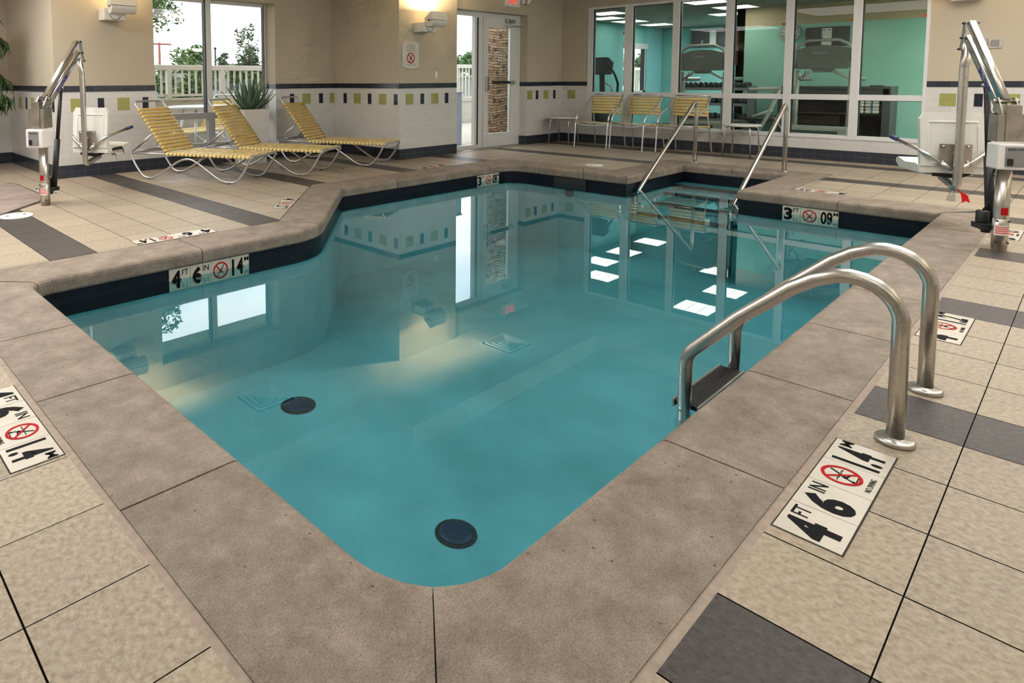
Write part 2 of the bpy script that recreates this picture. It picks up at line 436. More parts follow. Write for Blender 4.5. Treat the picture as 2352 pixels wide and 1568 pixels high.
for i, (c, r, oc) in enumerate(CORN):
    pc, _, po = CORN[i - 1]; nc, _, no = CORN[(i + 1) % n]
    if r == 0: ST.append((c, oc)); continue
    C = Vector(c); d1 = (Vector(pc) - C).normalized(); d2 = (Vector(nc) - C).normalized()
    ang = d1.angle(d2); t = r / math.tan(ang / 2)
    p1, p2 = C + d1 * t, C + d2 * t
    o1, o2 = proj_on(p1, po, oc), proj_on(p2, oc, no)
    seg = 12; cen = C + (d1 + d2).normalized() * (r / math.sin(ang / 2))
    for k in range(seg + 1):
        q = k / seg
        va, vb = p1 - cen, p2 - cen
        w = va.angle(vb); v = (va * math.sin((1 - q) * w) + vb * math.sin(q * w)) / math.sin(w)
        ip = tuple(cen + v)
        op = lerp(o1, oc, q * 2) if q < .5 else lerp(oc, o2, q * 2 - 1)
        ST.append((ip, op))
ST.append(ST[0])
CUM = [0]
for a, b in zip(ST, ST[1:]): CUM.append(CUM[-1] + (Vector(a[0]) - Vector(b[0])).length)
TOT = CUM[-1]
def at(s):
    s %= TOT
    for i in range(len(CUM) - 1):
        if CUM[i] <= s <= CUM[i + 1] + 1e-9:
            t = 0 if CUM[i + 1] == CUM[i] else (s - CUM[i]) / (CUM[i + 1] - CUM[i])
            return lerp(ST[i][0], ST[i + 1][0], t), lerp(ST[i][1], ST[i + 1][1], t)
def s_of(p):
    best = None
    for i in range(len(CUM) - 1):
        a, b = Vector(ST[i][0]), Vector(ST[i + 1][0]); d = b - a
        if d.length < 1e-9: continue
        t = max(0, min(1, (Vector(p) - a).dot(d) / d.length_squared)); q = a + d * t
        e = (q - Vector(p)).length
        if best is None or e < best[0]: best = (e, CUM[i] + t * d.length)
    return best[1]
JOINTS = sorted(s_of(p) for p in [(1.055, .97), (.98, 1.693), (.98, 2.487), (.98, 3.186), (1.0, 4.02), (2.07, 4.04), (3.16, 4.12), (3.66, 4.62), (4.36, 5.31),
    (5.2, 5.34), (6.05, 5.34), (6.9, 5.34), (7.355, 4.9), (7.35, 4.25), (7.35, 3.69), (8.1, 3.69), (8.90, 3.69), (8.9, 3.1), (8.90, 2.48), (8.1, 2.48), (7.28, 2.48), (7.28, 1.62),
    (7.28, .9), (6.525, .9), (5.797, .9), (5.077, .9), (4.318, .9), (3.55, .9), (2.788, .9), (2.041, .9)])
PROF = [(1, -.10), (1, 0), (.10, 0), (.055, -.002), (.026, -.008), (.008, -.018), (0, -.034), (0, -.086), (.012, -.097), (.03, -.10)]
def coping(name):
    mb = MB(); k = len(PROF); g = .0035
    for a, b in zip(JOINTS, JOINTS[1:] + [JOINTS[0] + TOT]):
        ga = .0012 if a == JOINTS[0] else g; gb = .0012 if b == JOINTS[0] + TOT else g
        ss = [a + ga] + sorted(x for x in CUM[:-1] + [c + TOT for c in CUM[:-1]] if a + ga + 1e-4 < x < b - gb - 1e-4) + [b - gb]
        vs = []
        for s_ in ss:
            i_, o_ = at(s_)
            for f, z in PROF:
                q = lerp(i_, o_, f); vs.append((q[0], q[1], z))
        m_ = len(ss); fs = [(i * k + j, i * k + (j + 1) % k, (i + 1) * k + (j + 1) % k, (i + 1) * k + j) for i in range(m_ - 1) for j in range(k)]
        fs += [tuple(range(k - 1, -1, -1)), tuple((m_ - 1) * k + j for j in range(k))]
        mb.add(vs, fs, 0)
    # dark bed showing in the joints
    vs = []; ss = CUM[:-1]
    pr = [(.99, -.10), (.99, -.006), (.06, -.006), (.02, -.03), (.02, -.098)]
    for s_ in ss:
        i_, o_ = at(s_)
        for f, z in pr:
            q = lerp(i_, o_, f); vs.append((q[0], q[1], z))
    m_ = len(ss); kk = len(pr)
    mb.add(vs, [(i * kk + j, i * kk + (j + 1) % kk, ((i + 1) % m_) * kk + (j + 1) % kk, ((i + 1) % m_) * kk + j) for i in range(m_) for j in range(kk)], 1)
    return mb.build(name, ['coping', 'joint'])
struct(coping('pool_coping'))

def offset_outer(dl, dr, d):
    O = [c[2] for c in CORN]; out = []
    offs = [dl if i == 0 else (dr if i == 9 else d) for i in range(10)]   # edge i: corner i -> i+1
    for i in range(10):
        def line(e):
            a, b = Vector(O[e]), Vector(O[(e + 1) % 10]); t = (b - a).normalized(); nn = Vector((-t.y, t.x))
            return a + nn * offs[e], t
        a, t1 = line(i - 1); b, t2 = line(i)
        cr = t1.x * t2.y - t1.y * t2.x
        k = ((b.x - a.x) * t2.y - (b.y - a.y) * t2.x) / cr
        q = a + t1 * k; out.append((q.x, q.y))
    return out
# orientation: CORN runs clockwise seen from above -> left normal points outwards
HOLE = offset_outer(.024, .024, .007)
def floor():
    bm = bmesh.new()
    outer = [(-3, -2.6), (10.9, -2.6), (10.9, 6.95), (6.6, 6.95), (6.6, 8.3), (2.4, 8.3), (2.4, 10.35), (-3, 10.35)]
    def loop(pts):
        vs = [bm.verts.new((x, y, 0)) for x, y in pts]
        return [bm.edges.new((vs[i], vs[(i + 1) % len(vs)])) for i in range(len(vs))]
    es = loop(outer) + loop(HOLE)
    bmesh.ops.triangle_fill(bm, use_beauty=True, edges=es)
    for f in bm.faces:
        if f.normal.z < 0: f.normal_flip()
    r = bmesh.ops.extrude_face_region(bm, geom=bm.faces[:])
    for v in r['geom']:
        if isinstance(v, bmesh.types.BMVert): v.co.z -= .1
    bmesh.ops.recalc_face_normals(bm, faces=bm.faces[:])
    me = bpy.data.meshes.new('floor'); bm.to_mesh(me); bm.free(); me.materials.append(M['floor'])
    o = bpy.data.objects.new('floor', me); COL.objects.link(o); return struct(o)
floor()
mb = MB()
O = [c[2] for c in CORN]
for i in range(10):
    j = (i + 1) % 10
    mb.quad([(*O[i], -.003), (*O[j], -.003), (*HOLE[j], -.003), (*HOLE[i], -.003)], 0 if i in (0, 9, 8) else 1)
struct(mb.build('floor_joint_strip', ['mortar', 'joint']))
# pool shell: waterline tiles, plaster walls, bottom, steps in the alcove
PB = -1.0
def wallpts(d=.016):
    pts = []
    for s_ in CUM[:-1]:
        i_, o_ = at(s_); pts.append(lerp(i_, o_, d / .385))
    return pts
WP = wallpts()
mb = MB(); m_ = len(WP); u = 0
for i in range(m_):
    a, b = WP[i], WP[(i + 1) % m_]; l = (Vector(a) - Vector(b)).length
    for z0, z1, mi in ((-.255, -.09, 0), (PB, -.255, 1)):
        mb.quad([(*a, z0), (*a, z1), (*b, z1), (*b, z0)], mi, [(u, z0 + .1), (u, z1 + .1), (u + l, z1 + .1), (u + l, z0 + .1)])
    u += l
mb.add([(x, y, PB) for x, y in WP], [tuple(range(m_))], 1)
for k, (x0, z) in enumerate(((8.62, -.235), (8.36, -.31), (8.02, -.39), (7.66, -.47))):
    mb.box(x0, 8.915, 2.465, 3.705, PB, z, 1)
    mb.box(x0 - .002, x0 + .05, 2.466, 3.704, z - .03, z + .002, 0)
basin = struct(mb.build('pool_basin', ['pool_tile', 'plaster']))
mb = MB(); mb.add([(x, y, WZ) for x, y in wallpts(.02)], [tuple(range(m_ - 1, -1, -1))], 0)
tag(mb.build('pool_water', ['water']), 'clear teal pool water reflecting the room', 'water', kind='stuff')
for f in bpy.data.objects['pool_water'].data.polygons: pass
bpy.data.objects['pool_water'].data.update()
if bpy.data.objects['pool_water'].data.polygons[0].normal.z < 0: bpy.data.objects['pool_water'].data.flip_normals()

# ------------------------------------------------------------------ room shell
HC = 2.6
def wall(name, p0, p1, side, openings=(), accents=(), h=HC, thick=.14, wains=True, base_z=0., mats=None, kind='structure', caps=(True, True)):
    """plastered wall with tiled wainscot. side=+1: room lies to the left of p0->p1"""
    p0, p1 = Vector(p0), Vector(p1); d = (p1 - p0); ln = d.length; d.normalize(); nn = Vector((-d.y, d.x)) * side
    us = sorted({0, ln, *[x for o in openings for x in o[:2]]}); zs = [base_z, .15, 1.02, 1.093, h]
    if not wains: zs = [base_z, h]
    zs = sorted({*zs, *[x for o in openings for x in o[2:]]})
    mb = MB()
    def pt(u, z, off=0.): q = p0 + d * u + nn * off; return (q.x, q.y, z)
    def hole(u, z): return any(o[0] < u < o[1] and o[2] < z < o[3] for o in openings)
    def mi(z): return 0 if (not wains or z > 1.093) else (2 if z > 1.02 else 1)
    for u0, u1 in zip(us, us[1:]):
        for z0, z1 in zip(zs, zs[1:]):
            if hole((u0 + u1) / 2, (z0 + z1) / 2): continue
            k = mi((z0 + z1) / 2); off = .004 if k == 2 else 0.
            uv = [(u0, z0 - 1.02 if k == 2 else z0), (u1, z0 - 1.02 if k == 2 else z0), (u1, z1 - 1.02 if k == 2 else z1), (u0, z1 - 1.02 if k == 2 else z1)]
            q = [pt(u0, z0, off), pt(u1, z0, off), pt(u1, z1, off), pt(u0, z1, off)]
            if side > 0: q = q[::-1]; uv = uv[::-1]
            mb.quad(q, k, uv)
            if k == 2:
                for zz in (z0, z1): mb.quad([pt(u0, zz, off), pt(u1, zz, off), pt(u1, zz, 0), pt(u0, zz, 0)], 2, [(u0, 0), (u1, 0), (u1, .01), (u0, .01)])
            b = [pt(u0, z0, -thick), pt(u1, z0, -thick), pt(u1, z1, -thick), pt(u0, z1, -thick)]
            mb.quad(b if side > 0 else b[::-1], 0)
    for o in openings:     # reveals
        u0, u1, z0, z1 = o
        zz = [z for z in zs if z0 <= z <= z1]
        for uu in (u0, u1):
            for a, b in zip(zz, zz[1:]):
                k = mi((a + b) / 2)
                mb.quad([pt(uu, a, 0), pt(uu, b, 0), pt(uu, b, -thick), pt(uu, a, -thick)], k, [(0, a), (0, b), (thick, b), (thick, a)])
        for z in (z0, z1):
            if z > base_z: mb.quad([pt(u0, z, 0), pt(u1, z, 0), pt(u1, z, -thick), pt(u0, z, -thick)], 1 if (wains and z < 1) else 0, [(u0, 0), (u1, 0), (u1, thick), (u0, thick)])
    for uu, cp in ((0, caps[0]), (ln, caps[1])):
        if cp:
            zz = [z for z in zs]
            for a, b in zip(zz, zz[1:]):
                mb.quad([pt(uu, a, 0), pt(uu, b, 0), pt(uu, b, -thick), pt(uu, a, -thick)], mi((a + b) / 2), [(0, a), (0, b), (thick, b), (thick, a)])
    mb.quad([pt(0, h, 0), pt(ln, h, 0), pt(ln, h, -thick), pt(0, h, -thick)], 0)
    if base_z > 0: mb.quad([pt(0, base_z, 0), pt(ln, base_z, 0), pt(ln, base_z, -thick), pt(0, base_z, -thick)], 0)
    for uc, t in accents:
        w = .077 if t == 'o' else .0385; z0, z1 = .787, .942
        w0, w1 = max(0, uc - w), min(ln, uc + w); k = 3 if t == 'o' else 4; e = .003
        q = [pt(w0, z0, e), pt(w1, z0, e), pt(w1, z1, e), pt(w0, z1, e)]
        mb.quad(q if side < 0 else q[::-1], k)
        for a, b in (((w0, z0), (w1, z0)), ((w1, z0), (w1, z1)), ((w1, z1), (w0, z1)), ((w0, z1), (w0, z0))):
            mb.quad([pt(*a, e), pt(*b, e), pt(*b, 0), pt(*a, 0)], k)
    o = mb.build(name, mats or ['wall', 'white_tile', 'band_tile', 'olive', 'navy'])
    o['kind'] = kind
    return o
def baseboard(name, runs, h=.15, t=.01):
    mb = MB()
    for p0, p1, side in runs:
        p0, p1 = Vector(p0), Vector(p1); d = (p1 - p0); ln = d.length; d.normalize(); nn = Vector((-d.y, d.x)) * side
        def pt(u, z, off): q = p0 + d * u + nn * off; return (q.x, q.y, z)
        uv = [(0, 0), (ln, 0), (ln, h), (0, h)]; q = [pt(0, 0, t), pt(ln, 0, t), pt(ln, h, t), pt(0, h, t)]
        mb.quad(q if side < 0 else q[::-1], 0, uv if side < 0 else uv[::-1])
        mb.quad([pt(0, h, t), pt(ln, h, t), pt(ln, h, 0), pt(0, h, 0)], 0, [(0, 0), (ln, 0), (ln, .01), (0, .01)])
        for uu in (0, ln): mb.quad([pt(uu, 0, t), pt(uu, h, t), pt(uu, h, 0), pt(uu, 0, 0)], 0, [(0, 0), (0, h), (.01, h), (.01, 0)])
    return struct(mb.build(name, 'base_tile'))
XL, YW, XC, YC, YD, XB, YR, XF = 2.335, 8.134, 6.518, 6.663, 6.715, 10.764, -2.4, -2.8
def acc(start, first, ln, step=.2785):
    out = []; t = first; x = start
    while x < ln:
        if x > 0: out.append((x, t))
        x += step; t = 'n' if t == 'o' else 'o'
    return out
wall('wall_far_left', (XF, 10.24), (XL, 10.24), -1, accents=[(2.06 - XF, 'o')])
wall('wall_return', (XL, 10.24), (XL, YW), -1, caps=(False, False), accents=[(10.24 - y, t) for y, t in ((9.99, 'n'), (9.67, 'o'), (9.36, 'n'), (9.07, 'o'), (8.77, 'n'), (8.48, 'o'), (8.2, 'n'))])
wall('wall_window', (XL, YW), (XC, YW), -1, caps=(False, False), openings=[(3.557 - XL, 5.412 - XL, .22, 2.268)], thick=.36,
     accents=[(x - XL, t) for x, t in ((2.585, 'o'), (2.863, 'n'), (3.141, 'o'), (3.424, 'n'), (5.70, 'n'), (5.97, 'o'), (6.25, 'n'), (6.50, 'o'))])
wall('wall_column', (XC, YW), (XC, YC), -1, thick=.05, caps=(False, False), accents=[(YW - y, t) for y, t in ((7.862, 'n'), (7.575, 'o'), (7.29, 'n'), (7.005, 'o'), (6.731, 'n'))])
wall('wall_door_left', (XC, YC), (7.76, YC), -1, thick=.34, caps=(False, True), accents=[(x - XC, t) for x, t in ((6.728, 'o'), (6.993, 'n'), (7.263, 'o'), (7.529, 'n'))])
wall('wall_above_door', (7.76, YD), (9.68, YD), -1, wains=False, base_z=2.24, thick=.29)
wall('wall_door_right', (9.68, YD), (XB, YD), -1, thick=.29, accents=[(x - 9.68, t) for x, t in ((9.77, 'o'), (9.994, 'n'), (10.274, 'o'), (10.541, 'n'))])
GW0, GW1, GZ0, GZ1 = 1.525, 6.185, .325, 2.40
wall('wall_gym', (XB, YD), (XB, YR), -1, caps=(False, False), openings=[(YD - GW1, YD - GW0, GZ0, GZ1)], thick=.14,
     accents=[(YD - 6.503, 'o')] + acc(YD - 1.318, 'o', YD - YR))
wall('wall_back', (XF, YR), (XB, YR), 1, accents=acc(.3, 'o', 13.5))
wall('wall_rear', (XF, 10.24), (XF, YR), 1, accents=acc(.3, 'o', 12.5))
baseboard('baseboard_left', [((XF, 10.24), (XL, 10.24), -1), ((XL, 10.24), (XL, YW), -1), ((XL, YW), (XC, YW), -1), ((XC, YW), (XC, YC), -1), ((XC, YC), (7.76, YC), -1)])
baseboard('baseboard_right', [((9.68, YD), (XB, YD), -1), ((9.68, YD + .29), (9.68, YD), -1), ((XB, YD), (XB, YR), -1), ((XF, YR), (XB, YR), 1)])
# ceiling with a raised coffer
def ceiling():
    bm = bmesh.new()
    outer = [(XF - .2, YR - .2), (XB + .14, YR - .2), (XB + .14, 7.0), (6.9, 7.0), (6.9, 8.5), (XL + .1, 8.5), (XL + .1, 10.4), (XF - .2, 10.4)]
    cof = [(-1.6, -1.2), (9.6, -1.2), (9.6, 5.24), (5.36, 5.24), (5.36, 5.93), (-1.6, 5.93)]
    def loop(pts):
        vs = [bm.verts.new((x, y, HC)) for x, y in pts]
        return [bm.edges.new((vs[i], vs[(i + 1) % len(vs)])) for i in range(len(vs))]
    es = loop(outer) + loop(cof)
    bmesh.ops.triangle_fill(bm, use_beauty=True, edges=es)
    me = bpy.data.meshes.new('ceiling'); bm.to_mesh(me); bm.free()
    mb = MB(); mb.mesh(me); k = len(cof)
    for i in range(k):
        a, b = cof[i], cof[(i + 1) % k]; mb.quad([(*a, HC), (*b, HC), (*b, HC + .3), (*a, HC + .3)])
    mb.add([(x, y, HC + .3) for x, y in cof], [tuple(range(k))])
    mb.box(XF - .2, XB + .14, YR - .2, 7.0, HC + .32, HC + .36); mb.box(XF - .2, 6.9, 7.0, 10.4, HC + .32, HC + .36)
    return struct(mb.build('ceiling', 'ceiling'))
ceiling()
def diffuser(x, y, label):
    t = thing('air_diffuser', label, 'air vent', (x, y, HC), 0, 'square ceiling air diffusers')
    for nm, a, z0, z1 in (('frame', .305, -.012, 0), ('cone', .235, -.03, -.004), ('cone', .165, -.032, -.006), ('cone', .095, -.034, -.008)):
        mb = MB(); b = a - .03 if nm == 'frame' else a - .035
        zo, zi = (z1 - .002, z0) if nm == 'frame' else (z1, z0)
        for s1, s2 in (((-1, -1), (1, -1)), ((1, -1), (1, 1)), ((1, 1), (-1, 1)), ((-1, 1), (-1, -1))):
            mb.quad([(s1[0] * a, s1[1] * a, zi), (s2[0] * a, s2[1] * a, zi), (s2[0] * b, s2[1] * b, zo), (s1[0] * b, s1[1] * b, zo)])
            mb.quad([(s1[0] * a, s1[1] * a, zi), (s2[0] * a, s2[1] * a, zi), (s2[0] * a, s2[1] * a, zo), (s1[0] * a, s1[1] * a, zo)])
        mb.build(nm, 'vent_white', t)
    MB().box(-.275, .275, -.275, .275, -.004, -.001).build('shade_backing', 'tread_dark', t)  # dark plate stands in for the shade between the cones
    MB().box(-.06, .06, -.06, .06, -.036, -.03).build('center_plate', 'vent_white', t)
diffuser(4.43, 7.01, 'square white ceiling air diffuser mirrored in the water beside the dark drain')
diffuser(8.18, 5.98, 'square white ceiling air diffuser mirrored in the water below the door reflection')

# window in the left wall
def window_left():
    Y0, Y1 = YW + .25, YW + .31
    o = bpy.data.objects.new('window_1', None); COL.objects.link(o); struct(o)
    x0, x1, z0, z1 = 3.557, 5.412, .22, 2.268
    mb = MB()
    mb.box(x0, x0 + .05, Y0, Y1, z0, z1); mb.box(x1 - .03, x1, Y0, Y1, z0, z1)
    mb.box(x0 + .05, x1 - .03, Y0 + .002, Y1 - .002, z1 - .04, z1); mb.box(4.415, 4.50, Y0 - .02, Y1, .66, z1)
    mb.build('window_frame', 'white_frame', o)
    mb = MB(); mb.box(x0, x1, Y0 - .025, Y1 + .001, .615, .70); mb.box(4.43, 4.53, Y0 - .022, Y1 + .002, z0, .62); mb.box(x0 + .051, x1 - .031, Y0 + .001, Y1 - .001, z0, z0 + .05)
    mb.build('lower_transom', 'grey_frame', o)
    mb = MB(); mb.box(4.40, 4.416, Y0 - .02, Y1, .66, z1); mb.box(x1 - .04, x1 - .03, Y0, Y1, .7, z1)
    mb.build('glazing_gasket', 'black', o)
    for a, b, c, d in ((x0 + .05, 4.40, .70, z1 - .04), (4.50, x1 - .04, .70, z1 - .04), (x0 + .05, 4.43, z0 + .05, .615), (4.53, x1 - .03, z0 + .05, .615)):
        MB().box(a, b, Y0 + .025, Y0 + .031, c, d).build('window_pane', 'glass', o)
window_left()
# doorway: sidelight, door leaf, closer, push bar
def doorway():
    o = bpy.data.objects.new('door_1', None); COL.objects.link(o); struct(o)
    Y0, Y1 = 6.865, 6.93
    mb = MB()
    mb.box(7.76, 9.68, Y0, Y1, 2.17, 2.239); mb.box(7.76, 8.0, Y0, Y1, 0, 2.17) ; mb.box(8.53, 8.64, Y0, Y1, 0, 2.17)
    mb.box(9.53, 9.68, Y0, Y1, 0, 2.17); mb.box(8.0, 8.53, Y0 + .002, Y1 - .002, 0, .07)
    mb.build('door_frame', 'white_frame', o)
    MB().box(8.445, 8.53, Y0, Y1, .07, 2.17).build('sidelight_mullion', 'white_frame', o)
    MB().box(8.50, 8.52, Y0 - .012, Y0, .07, 2.15).build('glazing_gasket', 'black', o)
    MB().box(7.99, 8.50, Y0 + .03, Y0 + .036, .07, 2.17).build('sidelight_pane', 'glass', o)
    leaf = MB()
    a, b, c, d = 8.77, 9.37, .235, 2.01
    leaf.box(8.645, a, Y0 - .02, Y0 + .025, .01, 2.165); leaf.box(b, 9.525, Y0 - .02, Y0 + .025, .01, 2.165)
    leaf.box(a, b, Y0 - .02, Y0 + .025, .01, c); leaf.box(a, b, Y0 - .02, Y0 + .025, d, 2.165)
    lf = leaf.build('door_leaf', 'white_frame', o)
    MB().box(a, b, Y0, Y0 + .006, c, d).build('door_glass', 'glass', lf)
    MB().box(b - .012, b, Y0 - .024, Y0 - .018, c + .02, d - .02).build('glass_bead', 'steel', lf)
    MB().box(8.84, 9.30, Y0 - .075, Y0 - .04, 1.065, 1.115).box(8.70, 8.78, Y0 - .035, Y0 - .018, .97, 1.20).build('push_bar', 'black', o)
    MB().box(9.30, 9.46, Y0 - .07, Y0 - .02, 1.06, 1.12, bev=.006).box(8.69, 8.75, Y0 - .05, Y0 - .018, .95, 1.2, bev=.004).build('push_bar_end', 'steel', o)
    MB().box(9.22, 9.44, Y0 - .075, Y0 - .015, 2.10, 2.155, bev=.008).build('door_closer', 'dull_steel', o)
    MB().tube([(9.28, Y0 - .09, 2.10), (9.22, Y0 - .14, 2.04), (9.62, Y0 - .05, 2.05)], .008, seg=8).box(9.195, 9.25, Y0 - .16, Y0 - .12, 2.025, 2.055).build('closer_arm', 'steel', o)
    MB().box(7.99, 9.68, YD - .02, Y1, -.004, .006).build('threshold', 'dull_steel', o)
doorway()
# gym window wall
def gym_window():
    o = bpy.data.objects.new('window_2', None); COL.objects.link(o); struct(o)
    X0, X1 = XB + .02, XB + .11
    ms = [(6.185, 6.10), (5.505, 5.375), (4.70, 4.60), (3.905, 3.795), (3.105, 3.01), (2.315, 2.22), (1.56, 1.525)]
    mb = MB()
    for a, b in ms: mb.box(X0 - .03, X1, b, a, GZ0, GZ1)
    mb.box(X0 - .015, X1, GW0, GW1, GZ0, GZ0 + .03); mb.box(X0 - .015, X1, GW0, GW1, GZ1 - .04, GZ1); mb.box(X0 - .02, X1, GW0, GW1, .838, .912)
    mb.build('window_frame', 'white_frame', o)
    mb = MB()
    for (a, b), (c, d) in zip(ms, ms[1:]):
        for z0, z1 in ((GZ0 + .03, .838), (.912, GZ1 - .04)):
            MB().box(X0 + .04, X0 + .046, c, b, z0, z1).build('window_pane', 'gymglass', o)
            mb.box(X0 + .01, X0 + .05, b - .012, b, z0, z1); mb.box(X0 + .03, X0 + .05, c, b, z1 - .008, z1)
    mb.build('glazing_gasket', 'black', o)
    mb = MB(); mb.box(XB - .012, X0, GW0 - .02, GW1 + .01, GZ0 - .02, GZ0 + .002); mb.build('window_sill', 'white_frame', o)
    mb = MB()
    for b in (6.10, 5.375, 4.60, 3.795, 3.01, 2.22): pass
    for y in (5.52, 3.92, 3.12, 2.33, 1.57):
        mb.box(X0 + .036, X0 + .0395, y, y + .05, 1.905, 1.93)
    mb.build('orange_sticker', 'orange', o)['label'] = 'small orange sticker in the pane corner'
gym_window()

# ------------------------------------------------------------------ depth markers
def no_diving(mb, cx, cy, r, z, mr=0, mk=1):
    """red ring and bar over a black diver; flat pieces lying on z"""
    def ring(r0, r1, z0, z1, mi, seg=36):
        vs = []
        for k in range(seg):
            a = 2 * PI * k / seg
            for rr, zz in ((r1, z0), (r1, z1), (r0, z1), (r0, z0)): vs.append((cx + rr * math.cos(a), cy + rr * math.sin(a), zz))
        mb.add(vs, [(4 * k + j, 4 * ((k + 1) % seg) + j, 4 * ((k + 1) % seg) + (j + 1) % 4, 4 * k + (j + 1) % 4) for k in range(seg) for j in range(4)], mi)
    def bar(x0, y0, x1, y1, w, z0, z1, mi):
        d = Vector((x1 - x0, y1 - y0)); l = d.length; T = Matrix.Translation((cx + x0 * r, cy + y0 * r, 0)) @ Matrix.Rotation(math.atan2(d.y, d.x), 4, 'Z')
        mb.box(0, l * r, -w * r / 2, w * r / 2, z0, z1, mi, T)
    e = .0008
    # diver: legs up, bent over the edge; waves and block edge
    bar(.42, .62, .08, .06, .11, z, z + e, mk); bar(.08, .08, -.18, -.28, .2, z, z + e, mk); bar(-.15, -.22, .22, -.34, .09, z, z + e, mk)
    bar(-.2, -.3, -.3, -.52, .1, z, z + e, mk); mb.lathe([(.1 * r, z), (.1 * r, z + e)], mk, 12, (cx - .32 * r, cy - .62 * r, 0))
    for k in range(6):
        x = -.66 + k * .22
        if abs(x) > .2 or k in (2,): bar(x, .06 + .06 * (k % 2), x + .22, .12 - .06 * (k % 2), .05, z, z + e, mk)
    bar(-.55, -.74, .55, -.74, .06, z, z + e, mk)
    ring(r * .82, r, z, z + e * 1.6, mr)
    bar(-.6, .6, .62, -.62, .15, z, z + e * 1.3, mr)
TP = .153
def marker(label, spec, loc, rot, group=None, vertical=False, nd_text=True, tile_h=.15):
    """depth marker set into deck or pool wall; local x = reading direction, y = up, z = out of the surface"""
    t = thing('depth_marker', label, 'depth marker', loc, 0, group)
    t.rotation_euler = rot
    MB().box(-.003, len(spec) * TP + .003, -.003, tile_h + .003, -.009, .0006).build('dark_border', 'joint', t)
    for k, s in enumerate(spec):
        x0 = k * TP + .001; x1 = (k + 1) * TP - .001
        mb = MB(); mb.box(x0, x1, .001, tile_h - .001, -.008, .0015, 0)
        tl = mb.build('marker_tile', 'cream_marker', t)
        z = .0016; c = (x0 + x1) / 2; H_ = tile_h
        if s == 'X':
            nd = MB(); no_diving(nd, c, H_ * (.58 if nd_text else .5), .050 if nd_text else .058, z)
            nd.build('prohibition_symbol', ['red', 'ink'], tl)
            if nd_text:
                ink = MB(); text(ink, 'NO DIVING', c - .042, c + .042, .012, .026, z, 0, .0, .0008); ink.build('warning_words', 'ink', tl)
        else:
            big, small = s
            w = .074 if len(big) == 1 else .094
            xb = x0 + .012
            ink = MB(); text(ink, big, xb, xb + w, .016, .134, z, 0, .045 if len(big) == 1 else .03, .0008); ink.build('depth_figure', 'ink', tl)
            if small:
                ink = MB(); sx = xb + w + .006; text(ink, small, sx, min(sx + (.046 if len(small) > 1 else .036), x1 - .003), .096 if len(big) == 1 else .104, .135, z, 0, .008, .0008)
                ink.build('unit_lettering', 'ink', tl)
    return t
G = 'depth markers set in the pool deck'
GWL = 'depth markers on the pool wall'
F46 = [('4', 'FT'), ('6', 'IN'), 'X', ('1.4', 'M')]
marker('four tile 4 FT 6 IN deck marker beside the near ladder rail foot', F46, (1.846, .366, .0005), (0, 0, 0), G)
marker('three tile deck marker partly behind the far ladder rail', [('4', 'FT'), 'X', ('1.2', 'M')], (3.72, .366, .0005), (0, 0, 0), G)
marker('cream deck marker behind the right pool lift post', [('3', 'FT'), 'X', ('0.9', 'M')], (6.40, .366, .0005), (0, 0, 0), G)
marker('four tile deck marker cut by the left edge of the photo', F46, (.431, 2.685, .0005), (0, 0, -PI / 2), G)
marker('upside down four tile deck marker on the left deck in front of the loungers', F46, (2.40, 4.585, .0005), (0, 0, PI), G)
marker('three tile deck marker along the slanted pool edge', [('4', 'FT'), 'X', ('1.2', 'M')], (3.555, 5.255, .0005), (0, 0, -PI * .75), G)
marker('cream deck marker on the right of the entry steps', [('3', 'FT'), 'X', ('0.9', 'M')], (7.832, 1.635, .0005), (0, 0, PI / 2), G)
marker('cream deck marker on the far deck in front of the column by the door', [('3', 'FT'), 'X', ('0.9', 'M')], (6.55, 5.91, .0005), (0, 0, PI), G)
marker('cream marker tiles on the deck beside the left lift post and brown coping', [('3', 'FT'), 'X', ('6', 'IN')], (1.90, 7.55, .0005), (0, 0, -PI / 2), G)
marker('4 FT 6 IN marker on the left pool wall at the waterline', [('4', 'FT'), ('6', 'IN'), 'X', ('14', 'M')], (1.83, 4.0535, -.252), (PI / 2, 0, 0), GWL, nd_text=False)
marker('small 3 FT marker on the far pool wall left of the steps', [('3', 'FT'), 'X', ('09', 'M')], (6.65, 5.354, -.252), (PI / 2, 0, 0), GWL, nd_text=False)
marker('3 FT marker on the right pool wall below the entry corner', [('3', 'FT'), 'X', ('09', 'M')], (7.2935, 2.066, -.252), (PI / 2, 0, -PI / 2), GWL, nd_text=False)

# ------------------------------------------------------------------ pool fittings
def main_drain(x, y, r, label):
    t = thing('main_drain', label, 'pool drain', (x, y, PB), 0, 'round main drains on the pool floor')
    mb = MB(); prof = [(r * .98, 0), (r, .006), (r * .92, .008), (r * .84, .004), (.001, .004)]; mb.lathe(prof, 0, 48)
    for k in range(44):
        a = 2 * PI * k / 44; T = Matrix.Rotation(a, 4, 'Z'); mb.box(r * .94, r * 1.03, -.004, .004, 0, .007, 0, T)
    mb.build('rim', 'black', t)
    MB().lathe([(r * .85, .004), (r * .84, .010), (r * .5, .013), (r * .44, .0115), (r * .38, .013), (r * .2, .016), (.001, .016)], 0, 40).build('cover', 'drain', t)
main_drain(2.266, 1.935, .096, 'round dark blue main drain on the pool floor nearest the camera corner')
main_drain(2.425, 3.435, .112, 'round dark blue main drain beside the mirrored ceiling diffuser')
t = thing('return_fitting', 'small round dark return fitting in far pool wall below the skimmer', 'pool fitting', (7.362, 4.45, -.285))
T = Matrix.Rotation(-PI / 2, 4, 'Y')
MB().lathe([(.06, 0), (.06, .01), (.045, .018), (.02, .012), (.001, .012)], 0, 24, T=T).build('return_cover', 'drain', t)
